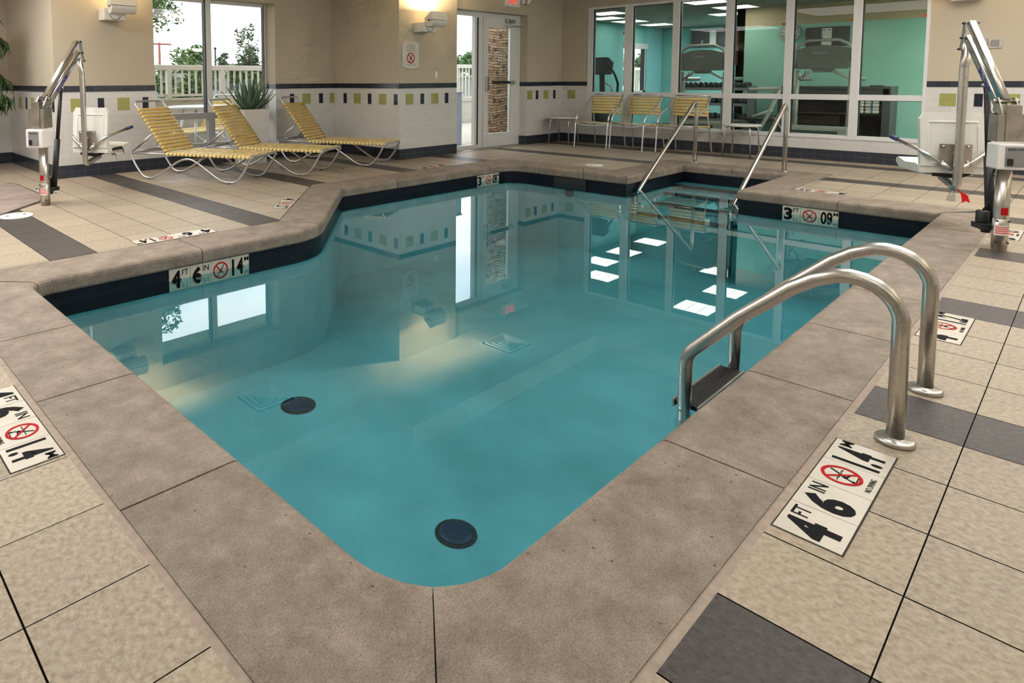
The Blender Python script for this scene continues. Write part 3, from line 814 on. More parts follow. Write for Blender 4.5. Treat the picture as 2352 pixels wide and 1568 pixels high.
t = thing('skimmer', 'dark skimmer mouth in far pool wall near the entry steps', 'skimmer', (7.36, 4.45, -.16))
mb = MB(); mb.box(-.006, .03, -.225, .225, -.07, .055); mb.build('weir_door', 'black', t)
mb = MB()
for a, b, c, d in ((-.24, .24, .055, .062), (-.24, .24, -.08, -.07), (-.24, -.225, -.07, .055), (.225, .24, -.07, .055)): mb.box(-.012, .02, a, b, c, d)
mb.build('mouth_frame', 'navy', t)
def lid(x, y, r, label):
    t = thing('deck_plate', label, 'deck cover', (x, y, 0), 0, 'round white lids in the deck')
    mb = MB(); mb.lathe([(r, 0), (r, .006), (r * .96, .01), (.001, .013)], 0, 40); mb.build('cover', 'plastic', t)
    mb = MB()
    for s in (-1, 1): mb.lathe([(.012, .0105), (.012, .0135)], 0, 12, (s * r * .5, 0, 0))
    mb.build('finger_hole', 'black', t)
lid(1.405, 6.115, .135, 'round white skimmer lid on the dark tile band at the left edge')
lid(7.985, 4.465, .115, 'round white skimmer lid on the far deck behind the pool edge')

# grab-rail ladder
def ladder():
    t = thing('pool_ladder', 'stainless steel pool ladder with two arched grab rails and black treads', 'pool ladder', (2.82, .39, 0))
    prof = [(.0, 0), (.0, .40), (.045, .475), (.125, .505), (.205, .493), (.285, .45), (.46, .277), (.62, .095), (.647, .0), (.650, -.95)]
    path = []
    for s in (-1, 1):
        P = [Vector((s * .254, y, z)) for y, z in [(0, 0), (0, .395)]]
        cx = .135
        P += [Vector((s * .254, .135 - .135 * math.cos(a), .385 + .118 * math.sin(a))) for a in [R(15 * k) for k in range(1, 8)]]
        P += [Vector((s * .254, y, z)) for y, z in ((.235, .470), (.30, .425), (.46, .277))]
        P += fillet([Vector((s * .254, .46, .277)), Vector((s * .254, .642, .078)), Vector((s * .254, .648, -.95))], .11, 8)[1:]
        g = MB().tube(P, .0242, seg=20).build('grab_rail', 'steel', t)
        fl = MB().lathe([(.052, 0), (.052, .012), (.047, .016), (.027, .016), (.026, .02)], 0, 32, (s * .254, 0, 0)).build('flange', 'steel', g)
    for z in (-.125, -.40, -.67):
        mb = MB(); mb.box(-.235, .235, .60, .69, z - .02, z, 0, bev=.004)
        for k in range(9): mb.box(-.225, .225, .605 + k * .009, .609 + k * .009, z, z + .003)
        tr = mb.build('tread', 'black', t)
        MB().box(-.24, .24, .593, .601, z - .028, z + .002).box(-.24, .24, .689, .697, z - .028, z + .002).build('tread_frame', 'steel', tr)
        mb = MB()
        for s in (-1, 1): mb.lathe([(.008, 0), (.008, .012)], 0, 10, T=Matrix.Translation((s * .278, .648, z - .012)) @ Matrix.Rotation(PI / 2, 4, 'Y'))
        mb.build('bolt', 'steel', tr)
ladder()
def step_rail(y, label, x0=9.18):
    t = thing('step_handrail', label, 'handrail', (x0, y, 0), 0, 'handrails at the entry steps')
    P = [Vector((0, 0, 0)), Vector((0, 0, .70))] + [Vector((-.07 + .07 * math.cos(a), 0, .73 + .085 * math.sin(a))) for a in [R(18 * k) for k in range(0, 8)]]
    P += [Vector((-.19, 0, .735)), Vector((-1.40, 0, -.06))] + [Vector((-1.61, 0, -.205)), Vector((-1.66, 0, -.26)), Vector((-1.67, 0, -.95))]
    MB().tube(P, .0242, seg=16).build('rail_tube', 'steel', t)
    MB().lathe([(.052, 0), (.052, .012), (.046, .016), (.027, .016), (.026, .02)], 0, 28).build('flange', 'steel', t)
    MB().lathe([(.085, 0), (.085, .008), (.03, .014)], 0, 28, (-1.625, 0, -.232)).build('underwater_flange', 'steel', t)
    return t
step_rail(3.663, 'stainless handrail at the left side of the pool entry steps')
step_rail(2.564, 'stainless handrail at the right side of the pool entry steps', 9.05)

# ------------------------------------------------------------------ loungers
def bezier_path(pts, r): return pts
def make_lounger(label):
    t = thing('chaise_lounge', label, 'lounge chair', (0, 0, 0), 0, 'yellow strap chaise lounges')
    side = [(-.80, .300), (-.785, .235), (-.72, .13), (-.64, .035), (-.55, .0125), (-.45, .032), (-.25, .155), (-.12, .232), (-.01, .262), (.09, .245), (.28, .125), (.43, .032),
            (.55, .0125), (.65, .03), (.74, .14), (.80, .25), (.83, .297)]
    def smooth(P, it=2):
        P = [Vector(p) for p in P]
        for _ in range(it):
            Q = [P[0]]
            for a, b in zip(P, P[1:]): Q += [a * .75 + b * .25, a * .25 + b * .75]
            P = Q + [P[-1]]
        return P
    W = .285
    for s in (-1, 1):
        MB().tube(smooth([(x, s * W, z) for x, z in side]), .0125, seg=10).build('leg', 'alu', t)
        mb = MB()
        for x in (-.55, .55): mb.lathe([(.012, 0), (.014, .004), (.012, .01)], 0, 12, (x, s * W, 0))
        mb.build('glide', 'black', t)
    mb = MB()
    mb.tube(fillet([Vector(p) for p in ((-.31, -W, .305), (.83, -W, .305), (.83, W, .305), (-.31, W, .305))], .06), .0125, seg=10)
    mb.tube(smooth([(-.80, -W, .300), (-.83, -W * .8, .30), (-.84, 0, .29), (-.83, W * .8, .30), (-.80, W, .300)]), .0125, seg=10)
    mb.tube(smooth([(-.01, -W, .262), (-.01, -W * .7, .235), (-.01, W * .7, .235), (-.01, W, .262)]), .010, seg=8)
    mb.tube([(-.31, -W, .305), (-.80, -W, .300)], .0115, seg=8).tube([(-.31, W, .305), (-.80, W, .300)], .0115, seg=8)
    mb.build('seat_frame', 'alu', t)
    # woven seat straps
    mb = MB(); k = 21; x0, x1 = -.275, .795; st = (x1 - x0) / (k - 1)
    for i in range(k):
        x = x0 + i * st; w = st * .47
        sec = [(-W - .017, .292), (-W - .020, .306), (-W - .012, .3195), (-W + .03, .322), (0, .318), (W - .03, .322), (W + .012, .3195), (W + .020, .306), (W + .017, .292)]
        vs = []
        for y, z in sec:
            e = .004
            vs += [(x - w, y, z), (x - w * .5, y * (1 + .006), z + e * .7), (x + w * .5, y * (1 + .006), z + e * .7), (x + w, y, z), (x, y * .985, z - .006)]
        fs = [(5 * a + b, 5 * a + (b + 1) % 5, 5 * a + 5 + (b + 1) % 5, 5 * a + 5 + b) for a in range(len(sec) - 1) for b in range(5)]
        mb.add(vs, fs, 0, True)
    for y in (-.13, 0, .13):
        for i in range(k - 1):
            x = x0 + i * st; mb.box(x - st * .5, x + st * .5, y - .03, y + .03, .3235 if i % 2 else .314, .3265 if i % 2 else .317)
    mb.build('seat_strap', 'ltyellow', t)
    # reclined back
    h0, h1 = Vector((-.318, 0, .312)), Vector((-.77, 0, .905)); d = (h1 - h0); ln = d.length; d.normalize(); nrm = Vector((d.z, 0, -d.x))
    B = W - .03
    def bp(l, y, o=0): q = h0 + d * l + nrm * o; return (q.x, y, q.z)
    MB().tube(fillet([Vector(bp(0, -B)), Vector(bp(ln, -B)), Vector(bp(ln, B)), Vector(bp(0, B))], .07), .0125, seg=10).build('back_frame', 'alu', t)
    mb = MB(); k = 13
    for i in range(k):
        l = .03 + i * (ln - .16) / (k - 1); w = .0205
        sec = [(-B - .016, -.010), (-B - .020, .004), (-B - .010, .0165), (-B + .03, .017), (0, .013), (B - .03, .017), (B + .010, .0165), (B + .020, .004), (B + .016, -.010)]
        vs = []
        for y, o in sec: vs += [bp(l - w, y, o), bp(l - w * .5, y * 1.006, o + .003), bp(l + w * .5, y * 1.006, o + .003), bp(l + w, y, o), bp(l, y * .985, o - .006)]
        mb.add(vs, [(5 * a + b, 5 * a + (b + 1) % 5, 5 * a + 5 + (b + 1) % 5, 5 * a + 5 + b) for a in range(len(sec) - 1) for b in range(5)], 0, True)
    mb.build('back_strap', 'yellow', t)
    mb = MB()
    for s in (-1, 1):
        mb.tube([(-.79, s * (W - .01), .318), bp(.30, s * (B - .02), -.012)], .0105, seg=8)
        vs = [(-.80, .312), (-.56, .470), (-.575, .44), (-.60, .448), (-.625, .405), (-.655, .412), (-.69, .365), (-.72, .37), (-.77, .315)]
        mb.prism([(x, z) for x, z in vs], -.002, .002, 0, T=Matrix.Translation((0, s * (W - .01), 0)) @ Matrix.Rotation(PI / 2, 4, 'X'))
    mb.tube([(-.68, -W + .01, .335), (-.68, W - .01, .335)], .010, seg=8)
    mb.build('recline_support', 'alu', t)
    return t
A1 = math.atan2(-.978, .505)
l1 = make_lounger('yellow strap chaise lounge nearest the left column and in front of the others')
l1.location = (3.627, 7.017, 0); l1.rotation_euler = (0, 0, A1)
dup(l1, (4.572, 6.98, 0), math.atan2(-.915, .47), 'yellow strap chaise lounge in the middle, its back in front of the planter')
dup(l1, (5.73, 7.09, 0), math.atan2(-1.0, .46), 'yellow strap chaise lounge at the right end, foot toward the column corner')

# ------------------------------------------------------------------ stacking chairs and side tables
def make_chair(label):
    t = thing('strap_chair', label, 'chair', (0, 0, 0), 0, 'yellow strap armchairs along the gym window')
    W = .285
    def sm(P, it=2):
        P = [Vector(p) for p in P]
        for _ in range(it):
            Q = [P[0]]
            for a, b in zip(P, P[1:]): Q += [a * .75 + b * .25, a * .25 + b * .75]
            P = Q + [P[-1]]
        return P
    loop = [(.33, -W, 0), (.305, -W, .30), (.29, -W, .43), (.26, -W, .54), (.17, -W, .605), (.02, -W, .645), (-.06, -W, .69), (-.16, -W, .80), (-.215, -W, .865), (-.225, -W + .05, .878)]
    pl_ = sm(loop)
    for s in (-1, 1):
        lp = [(x, y * -s if s > 0 else y, z) for x, y, z in pl_]
        lp = [(x, s * abs(y), z) for x, y, z in pl_]
        k = next(i for i, p in enumerate(lp) if p[2] > .44)
        MB().tube(lp[:k + 1], .0115, seg=10).build('leg', 'alu', t)
        MB().tube(lp[k:], .0115, seg=10).build('arm', 'alu', t)
        MB().tube(sm([(-.33, s * (W - .01), 0), (-.285, s * (W - .025), .30), (-.24, s * (W - .03), .45), (-.20, s * (W - .035), .62), (-.20, s * (W - .035), .845)]), .011, seg=10).build('leg', 'alu', t)
    mb = MB()
    mb.tube(sm([(.298, -W, .415), (.298, -W * .5, .375), (.298, W * .5, .375), (.298, W, .415)]), .009, seg=8)
    for s in (-1, 1): mb.tube([(.285, s * (W - .03), .425), (-.24, s * (W - .03), .395)], .011, seg=8)
    mb.tube([(.285, -W + .03, .425), (.285, W - .03, .425)], .010, seg=8).tube([(-.24, -W + .03, .395), (-.24, W - .03, .395)], .010, seg=8)
    mb.build('seat_frame', 'alu', t)
    MB().tube([(-.225, -W + .05, .878), (-.225, W - .05, .878)], .0115, seg=10).build('top_rail', 'alu', t)
    mb = MB(); B = W - .03
    for i in range(10):
        u = i / 9; x = .275 - u * .50; z = .437 - u * .03; w = .023
        sec = [(-B - .015, -.014), (-B - .018, -.002), (-B - .006, .008), (0, -.012), (B + .006, .008), (B + .018, -.002), (B + .015, -.014)]
        vs = []
        for y, o in sec: vs += [(x - w, y, z + o), (x + w, y, z + o), (x + w, y * .98, z + o - .005), (x - w, y * .98, z + o - .005)]
        mb.add(vs, [(4 * a + b, 4 * a + (b + 1) % 4, 4 * a + 4 + (b + 1) % 4, 4 * a + 4 + b) for a in range(len(sec) - 1) for b in range(4)], 0, True)
    mb.build('seat_strap', 'ltyellow', t)
    mb = MB(); B = W - .035
    for i in range(6):
        z = .578 + i * .0485; x = -.185 - (z - .578) * .03; w = .0215
        sec = [(-B - .015, -.014), (-B - .018, 0), (-B - .006, .013), (0, .004), (B + .006, .013), (B + .018, 0), (B + .015, -.014)]
        vs = []
        for y, o in sec: vs += [(x + o, y, z - w), (x + o, y, z + w), (x + o - .005, y * .98, z + w), (x + o - .005, y * .98, z - w)]
        mb.add(vs, [(4 * a + b, 4 * a + (b + 1) % 4, 4 * a + 4 + (b + 1) % 4, 4 * a + 4 + b) for a in range(len(sec) - 1) for b in range(4)], 0, True)
    mb.build('back_strap', 'ltyellow', t)
    return t
ch = make_chair('yellow strap armchair beside the small corner table, leftmost of three')
ch.location = (10.19, 5.60, 0); ch.rotation_euler = (0, 0, PI)
dup(ch, (10.235, 4.985, 0), PI - .10, 'yellow strap armchair in the middle of three, touching its left neighbour')
dup(ch, (10.32, 4.285, 0), PI - .02, 'yellow strap armchair standing apart behind the left step handrail')
def make_table(label):
    t = thing('side_table', label, 'side table', (0, 0, 0), 0, 'small round white side tables')
    MB().lathe([(.001, .445), (.23, .445), (.255, .452), (.258, .463), (.25, .472), (.001, .474)], 0, 40).build('tabletop', 'table_white', t)
    for k in range(4):
        a = PI / 4 + k * PI / 2; c, s = math.cos(a), math.sin(a)
        MB().tube(fillet([Vector((.10 * c, .10 * s, .44)), Vector((.235 * c, .235 * s, .43)), Vector((.265 * c, .265 * s, 0))], .06), .0105, seg=10).build('leg', 'alu', t)
    MB().tube([(-.1, -.1, .436), (.1, .1, .436)], .009, seg=8).tube([(-.1, .1, .436), (.1, -.1, .436)], .009, seg=8).build('cross_brace', 'alu', t)
    return t
tb = make_table('round white side table in the corner left of the chairs')
tb.location = (10.30, 6.36, 0); tb.rotation_euler = (0, 0, .1)
dup(tb, (10.43, 3.52, 0), .0, 'round white side table between the two step handrails')

# ------------------------------------------------------------------ planter with agave
def planter():
    t = thing('planter', 'tall tapered pale grey planter standing by the left window', 'planter', (4.82, 7.90, 0))
    mb = MB()
    o0, o1, h = .158, .20, .752
    def ring(a, z): return [(-a, -a, z), (a, -a, z), (a, a, z), (-a, a, z)]
    vs = ring(o0, 0) + ring(o1, h) + ring(o1 - .018, h) + ring(o1 - .03, h - .05)
    fs = [(3, 2, 1, 0)] + [(4 * a + i, 4 * a + (i + 1) % 4, 4 * a + 4 + (i + 1) % 4, 4 * a + 4 + i) for a in range(3) for i in range(4)]
    mb.add(vs, fs); mb.build('pot', 'planter', t)
    MB().box(-.165, .165, -.165, .165, h - .09, h - .045).build('soil', 'soil', t)
    p = thing('agave_plant', 'spiky green agave plant growing in the tall planter', 'plant', (4.82, 7.90, .715))
    rnd = random.Random(3); mb = MB(); tips = MB()
    for k in range(38):
        a = k * 2.399 + rnd.uniform(-.2, .2); q = k / 37; el = R(84 - 60 * q ** .9 + rnd.uniform(-5, 5)); ln = rnd.uniform(.40, .52) * (1 - .10 * q) ; w = rnd.uniform(.036, .046)
        dr = Vector((math.cos(a) * math.cos(el), math.sin(a) * math.cos(el), math.sin(el))); sd = Vector((-math.sin(a), math.cos(a), 0)); up = dr.cross(sd) * -1
        b = Vector((math.cos(a), math.sin(a), 0)) * (.02 + .06 * q); vs = []; nn = 8
        for i in range(nn + 1):
            u = i / nn; ww = w * (.55 + 1.2 * u - 1.75 * u * u) if u < .5 else w * (.7125 * (1 - (u - .5) / .5) ** .9 + .001)
            c = b + dr * ln * u + up * (-.05 * u * u * (1 if q > .3 else .2))
            vs += [c - sd * ww + up * ww * .45, c - up * .004, c + sd * ww + up * ww * .45, c + up * .006]
        fs = [(4 * i + j, 4 * i + (j + 1) % 4, 4 * i + 4 + (j + 1) % 4, 4 * i + 4 + j) for i in range(nn) for j in range(4)]
        mb.add(vs, fs, 0, True)
    lf = mb.build('leaf_rosette', 'agave', p)
planter()

# ------------------------------------------------------------------ bamboo plant at the left edge
def bamboo():
    t = thing('bamboo_plant', 'leafy bamboo plant drooping into the left edge of the photo', 'plant', (1.585, 9.15, 0))
    rnd = random.Random(11)
    MB().lathe([(.15, 0), (.19, .02), (.21, .42), (.19, .42), (.18, .38)], 0, 28).build('pot', 'planter', t)
    st = MB(); tw = []
    for k in range(5):
        a = k * 1.3; x, y = .09 * math.cos(a), .09 * math.sin(a); h = 1.9 + .2 * (k % 3)
        st.tube([(x, y, .36), (x * 1.3, y * 1.3, h * .5), (x * 2.2 + .05, y * 2, h)], .012, seg=8)
        for j in range(7):
            z = .75 + j * .2; az = rnd.uniform(-1.2, 1.0) if j % 3 else rnd.uniform(0, 6.28)
            r_ = rnd.uniform(.30, .47); e = Vector((x * 1.5 + r_ * math.cos(az), y + r_ * math.sin(az), z - rnd.uniform(.0, .22))); s_ = Vector((x * 1.5, y * 1.5, z))
            m_ = (s_ + e) / 2 + Vector((0, 0, rnd.uniform(.12, .24))); pts = [s_ * (1 - u) ** 2 + m_ * 2 * u * (1 - u) + e * u * u for u in (0, .25, .5, .75, 1)]
            st.tube(pts, .004, seg=6); tw.append(pts)
    st.build('cane', 'bark', t)
    lf = MB()
    for pts in tw:
        for _ in range(60):
            u = rnd.uniform(.25, 1.0) * 3.99; i = int(u); p = pts[i].lerp(pts[i + 1], u - i)
            a = rnd.uniform(0, 6.28); dr = Vector((math.cos(a) * .38, math.sin(a) * .38, -rnd.uniform(.7, 1.4))).normalized(); ln = rnd.uniform(.12, .21); w = .014
            sd = dr.cross(Vector((rnd.uniform(-1, 1), rnd.uniform(-1, 1), .3))).normalized(); nr = dr.cross(sd)
            q = [p, p + dr * ln * .3 + sd * w + nr * .003, p + dr * ln * .3 - sd * w + nr * .003, p + dr * ln + nr * -.02]
            lf.add(q, [(0, 1, 2), (1, 3, 2)])
    lf.build('foliage', 'bamboo', t)
bamboo()

# ------------------------------------------------------------------ spa coping at the left edge
mb = MB()
spa = [(1.80, 8.16), (1.855, 7.95), (1.86, 7.04), (1.84, 6.86), (1.755, 6.685), (1.34, 6.256), (.75, 5.66), (.30, 5.5), (.30, 8.25), (1.2, 8.25)]
mb.prism(spa, .0, .012, 0)
def strip(a, b, w=.006):
    d = Vector((b[0] - a[0], b[1] - a[1])); T = Matrix.Translation((a[0], a[1], 0)) @ Matrix.Rotation(math.atan2(d.y, d.x), 4, 'Z'); mb.box(0, d.length, -w / 2, w / 2, .0121, .0126, 1, T)
strip((1.83, 6.84), (1.30, 7.10)); strip((1.86, 7.5), (1.2, 7.75)); 
pp = [Vector(p) for p in spa]
for i in range(0, 6): strip(spa[i], spa[i + 1], .012)
tag(mb.build('spa_coping', ['spa_stone', 'joint']), 'brownish spa coping slab with dark joints beside the left pool lift', 'coping slab')

# ------------------------------------------------------------------ pool lifts
def pool_lift(label, loc, az):
    t = thing('pool_lift', label, 'pool lift', loc, az, 'pool access lifts')
    mb = MB(); mb.lathe([(.040, 0), (.040, .56)], 0, 28).lathe([(.0425, .02), (.0425, .205), (.0405, .207)], 0, 28); post = mb.build('mast', 'steel', t)
    # decals wrapped round the mast on the side away from the arm
    def decal(nm, z0, z1, m, r=.0432, w=1.25):
        d = MB(); vs = []
        for k in range(13):
            a = PI - w + 2 * w * k / 12
            vs += [(r * math.cos(a), r * math.sin(a), z0), (r * math.cos(a), r * math.sin(a), z1)]
        d.add(vs, [(2 * k, 2 * k + 2, 2 * k + 3, 2 * k + 1) for k in range(12)]); d.build(nm, m, post)
    decal('safety_decal', .235, .285, 'red', .0408, .5); decal('instruction_decal', .10, .165, 'whitebox', .0432, 1.2)
    d = MB()
    for k in range(4):
        vs = []
        for j in range(9):
            a = PI - 1.0 + 2.0 * j / 8; vs += [(.0436 * math.cos(a), .0436 * math.sin(a), .112 + k * .013), (.0436 * math.cos(a), .0436 * math.sin(a), .118 + k * .013)]
        d.add(vs, [(2 * j, 2 * j + 2, 2 * j + 3, 2 * j + 1) for j in range(8)])
    d.build('warning_lettering', 'flag', post)
    mb = MB()
    for z in (.05, .195):
        for a in (2.3, 3.9): mb.lathe([(.006, 0), (.006, .008)], 0, 8, T=Matrix.Rotation(a, 4, 'Z') @ Matrix.Translation((.040, 0, z)) @ Matrix.Rotation(PI / 2, 4, 'Y'))
    mb.build('bolt', 'black', post)
    # control box
    b = MB().box(-.115, .03, -.088, .088, .545, .715, bev=.01).build('control_box', 'whitebox', t)
    MB().box(-.118, -.114, -.055, .055, .565, .695).build('label_panel', 'greypanel', b)
    MB().box(-.130, -.117, .015, .045, .575, .62, bev=.005).build('switch', 'black', b)
    p = MB(); text(p, 'POOL LIFT', -.04, .04, .672, .684, 0, 0, 0, .001, T=Matrix(((0, 0, -1, -.1185), (-1, 0, 0, 0), (0, 1, 0, 0), (0, 0, 0, 1)))); p.build('panel_lettering', 'ink', b)
    # bracket head
    mb = MB(); mb.box(-.07, -.066, -.085, .085, .725, .90).box(-.07, .03, -.085, -.081, .725, .90).box(-.07, .03, .081, .085, .725, .90)
    br = mb.build('bracket', 'dull_steel', t)
    MB().box(-.078, -.071, -.036, .042, .725, .965, bev=.002).build('face_plate', 'dull_steel', br)
    mb = MB()
    for y in (-.045, .045): mb.prism([(-.05, .86), (.05, .80), (.075, .90), (.055, 1.01), (.02, 1.01), (-.03, .93)], -.004, .004, 0, T=Matrix.Translation((0, y, 0)) @ Matrix.Rotation(PI / 2, 4, 'X'))
    mb.build('hinge_plate', 'steel', br)
    mb = MB()
    for x, z in ((.035, .985), (.045, .905)): mb.tube([(x, -.062, z), (x, .062, z)], .009, seg=10).tube([(x, .055, z), (x, .068, z)], .015, seg=10).tube([(x, -.068, z), (x, -.055, z)], .015, seg=10)
    mb.build('hinge_bolt', 'dull_steel', br)
    # twin arms
    tu, tl = Vector((.515, 0, 1.535)), Vector((.535, 0, 1.43))
    MB().tube([(.035, 0, .985), tu], .03, seg=16, sq=(.026, .021)).build('upper_arm', 'steel', t)
    lo = MB().tube([(.045, 0, .905), tl], .03, seg=16, sq=(.030, .024)).build('lower_arm', 'steel', t)
    dv = (tl - Vector((.045, 0, .905))).normalized(); nv = Vector((-dv.z, 0, dv.x))
    for s in (-1, 1):
        p = MB(); ax = dv * (-s if s > 0 else 1); ay = Vector((0, s, 0)).cross(ax)
        o_ = Vector((.045, 0, .905)) + dv * .30 + Vector((0, s * .0247, 0))
        T = Matrix(((ax.x, ay.x, 0, o_.x), (ax.y, ay.y, s, o_.y), (ax.z, ay.z, 0, o_.z), (0, 0, 0, 1)))
        text(p, 'SPECTRUM', -.105, .105, -.016, .016, 0, 0, .01, .001, T=T); p.build('lettering', 'blue_ink', lo)
    mb = MB()
    for y in (-.034, .034): mb.prism([(.50, 1.545), (.535, 1.55), (.56, 1.42), (.575, 1.36), (.56, 1.335), (.53, 1.40), (.51, 1.47)], -.003, .003, 0, T=Matrix.Translation((0, y, 0)) @ Matrix.Rotation(PI / 2, 4, 'X'))
    tb_ = mb.build('tip_bracket', 'steel', t)
    mb = MB()
    for x, z in ((.52, 1.535), (.54, 1.43), (.565, 1.35)): mb.tube([(x, -.05, z), (x, .05, z)], .0075, seg=8)
    mb.build('bolt', 'black', tb_)
    # hanging pole
    MB().tube(fillet([Vector(p) for p in ((.545, 0, 1.385), (.575, 0, 1.22), (.575, 0, .345), (.60, 0, .315), (.80, 0, .37))], .10, 8), .0275, seg=18).build('hanging_pole', 'steel', t)
    # actuator
    MB().tube([(.12, 0, .16), (.19, 0, .60)], .026, seg=14).build('actuator_tube', 'black', t)
    MB().tube([(.19, 0, .60), (.265, 0, 1.09)], .0175, seg=12).build('actuator_rod', 'black', t)
    MB().box(.245, .285, -.012, .012, 1.06, 1.135).tube([(.265, -.03, 1.09), (.265, .03, 1.09)], .008, seg=10).build('actuator_clevis', 'steel', t)
    mb = MB(); mb.lathe([(.034, 0), (.036, .01), (.036, .075), (.03, .085)], 0, 18, (.105, .05, .155)).box(.03, .15, -.035, .09, .12, .155).lathe([(.026, 0), (.028, .035)], 0, 14, (.10, .03, .09))
    mb.build('actuator_motor', 'black', t)
    MB().tube(fillet([Vector(p) for p in ((.105, .05, .24), (.10, .02, .30), (.03, .06, .42), (.0, .05, .54))], .05), .005, seg=8).build('motor_cable', 'black', t)
    # seat
    def T4(x, z, ry): return Matrix.Translation((x, 0, z)) @ Matrix.Rotation(ry, 4, 'Y')
    mb = MB(); Tb = T4(.665, .47, .10)
    sh = []
    for x, y in ((-.20, 0), (-.205, .36), (-.175, .41), (.175, .41), (.205, .36), (.20, 0)): sh.append((x, y))
    bm_T = Tb @ Matrix(((0, 0, 1, 0), (1, 0, 0, 0), (0, 1, 0, 0), (0, 0, 0, 1)))
    mb.prism(sh, -.02, .02, 0, T=bm_T)
    for y0, y1, z0, z1 in ((-.15, .15, .33, .345), (-.165, -.145, .05, .31), (.145, .165, .05, .31), (-.13, .13, .015, .03)):
        mb.box(-.026, -.018, y0, y1, z0, z1, 0, T=Tb, bev=.004)
    mb.build('seat_back', 'plastic', t)
    mb = MB(); pr = [(.655, .42), (.655, .47), (.72, .485), (.90, .475), (1.02, .50), (1.055, .49), (1.06, .46), (1.0, .42)]
    mb.prism(pr, -.205, .205, 0, T=Matrix.Rotation(PI / 2, 4, 'X')); mb.prism([(.70, .425), (.70, .40), (.98, .40), (.98, .425)], -.15, .15, 0, T=Matrix.Rotation(PI / 2, 4, 'X'))
    mb.build('seat_pan', 'plastic', t)
    pl_ = MB().box(.618, .624, -.10, .10, .49, .645, bev=.002).build('mount_plate', 'dull_steel', t)
    mb = MB()
    for y in (-.075, .075):
        for z in (.51, .625): mb.lathe([(.011, 0), (.011, .006), (.005, .006), (.005, .012)], 0, 10, T=Matrix.Translation((.618, y, z)) @ Matrix.Rotation(-PI / 2, 4, 'Y'))
    mb.lathe([(.02, 0), (.02, .02)], 0, 12, T=Matrix.Translation((.618, 0, .57)) @ Matrix.Rotation(-PI / 2, 4, 'Y'))
    mb.build('bolt', 'dull_steel', pl_)
    for s in (-1, 1):
        e = Vector((.95, s * .27, .66)); a_ = Vector((.60, s * .025, .455)); m_ = Vector((.63, s * .20, .585))
        ar = MB().tube(fillet([a_, m_, e], .12, 8), .0135, seg=12).tube([a_, a_.lerp(m_, .35)], .018, seg=8).build('armrest', 'steel', t)
        d = (e - m_).normalized(); MB().tube([e - d * .05, e + d * .03], [.017, .017], seg=12).build('armrest_grip', 'blue_grip', ar)
    # belt
    def ribbon(P, w, nm='seat_belt', m='strap'):
        P = fillet([Vector(p) for p in P], .06, 6); vs = []
        for p in P: vs += [(p.x - .0015, p.y, p.z - w / 2), (p.x + .0015, p.y, p.z - w / 2), (p.x + .0015, p.y, p.z + w / 2), (p.x - .0015, p.y, p.z + w / 2)]
        MB().add(vs, [(4 * i + j, 4 * i + (j + 1) % 4, 4 * i + 4 + (j + 1) % 4, 4 * i + 4 + j) for i in range(len(P) - 1) for j in range(4)]).build(nm, m, t)
    ribbon([(.66, .12, .41), (.68, -.05, .39), (.72, -.21, .45), (.86, -.235, .46), (.90, -.225, .40)], .03)
    ribbon([(.70, -.22, .40), (.66, -.30, .42), (.64, -.32, .33), (.63, -.31, .22)], .012)
    return t
lr = pool_lift('stainless pool lift on the right deck with a red tag under its seat pole', (6.013, .434, 0), R(29.5))
fl_ = MB(); fl_.prism([(0, 0), (.05, -.03), (.065, -.085), (.04, -.075), (.022, -.09), (.012, -.03)], -.0015, .0015, 0, T=Matrix.Translation((.585, -.02, .30)) @ Matrix.Rotation(-.4, 4, 'Z') @ Matrix.Rotation(PI / 2, 4, 'Z') @ Matrix.Rotation(PI / 2, 4, 'X') @ Matrix.Diagonal((-1, 1, 1, 1)))
fl_.tube([(.575, 0, .325), (.585, -.02, .298)], .006, seg=8).build('pull_tag', 'flag', lr)
MB().tube([(.58, .02, .30), (.58, .03, .22)], [.016, .028], seg=12).build('tag_sleeve', 'clearpl', lr)
pool_lift('pool lift beside the brown spa coping in front of the left column', (1.743, 6.484, 0), R(34))

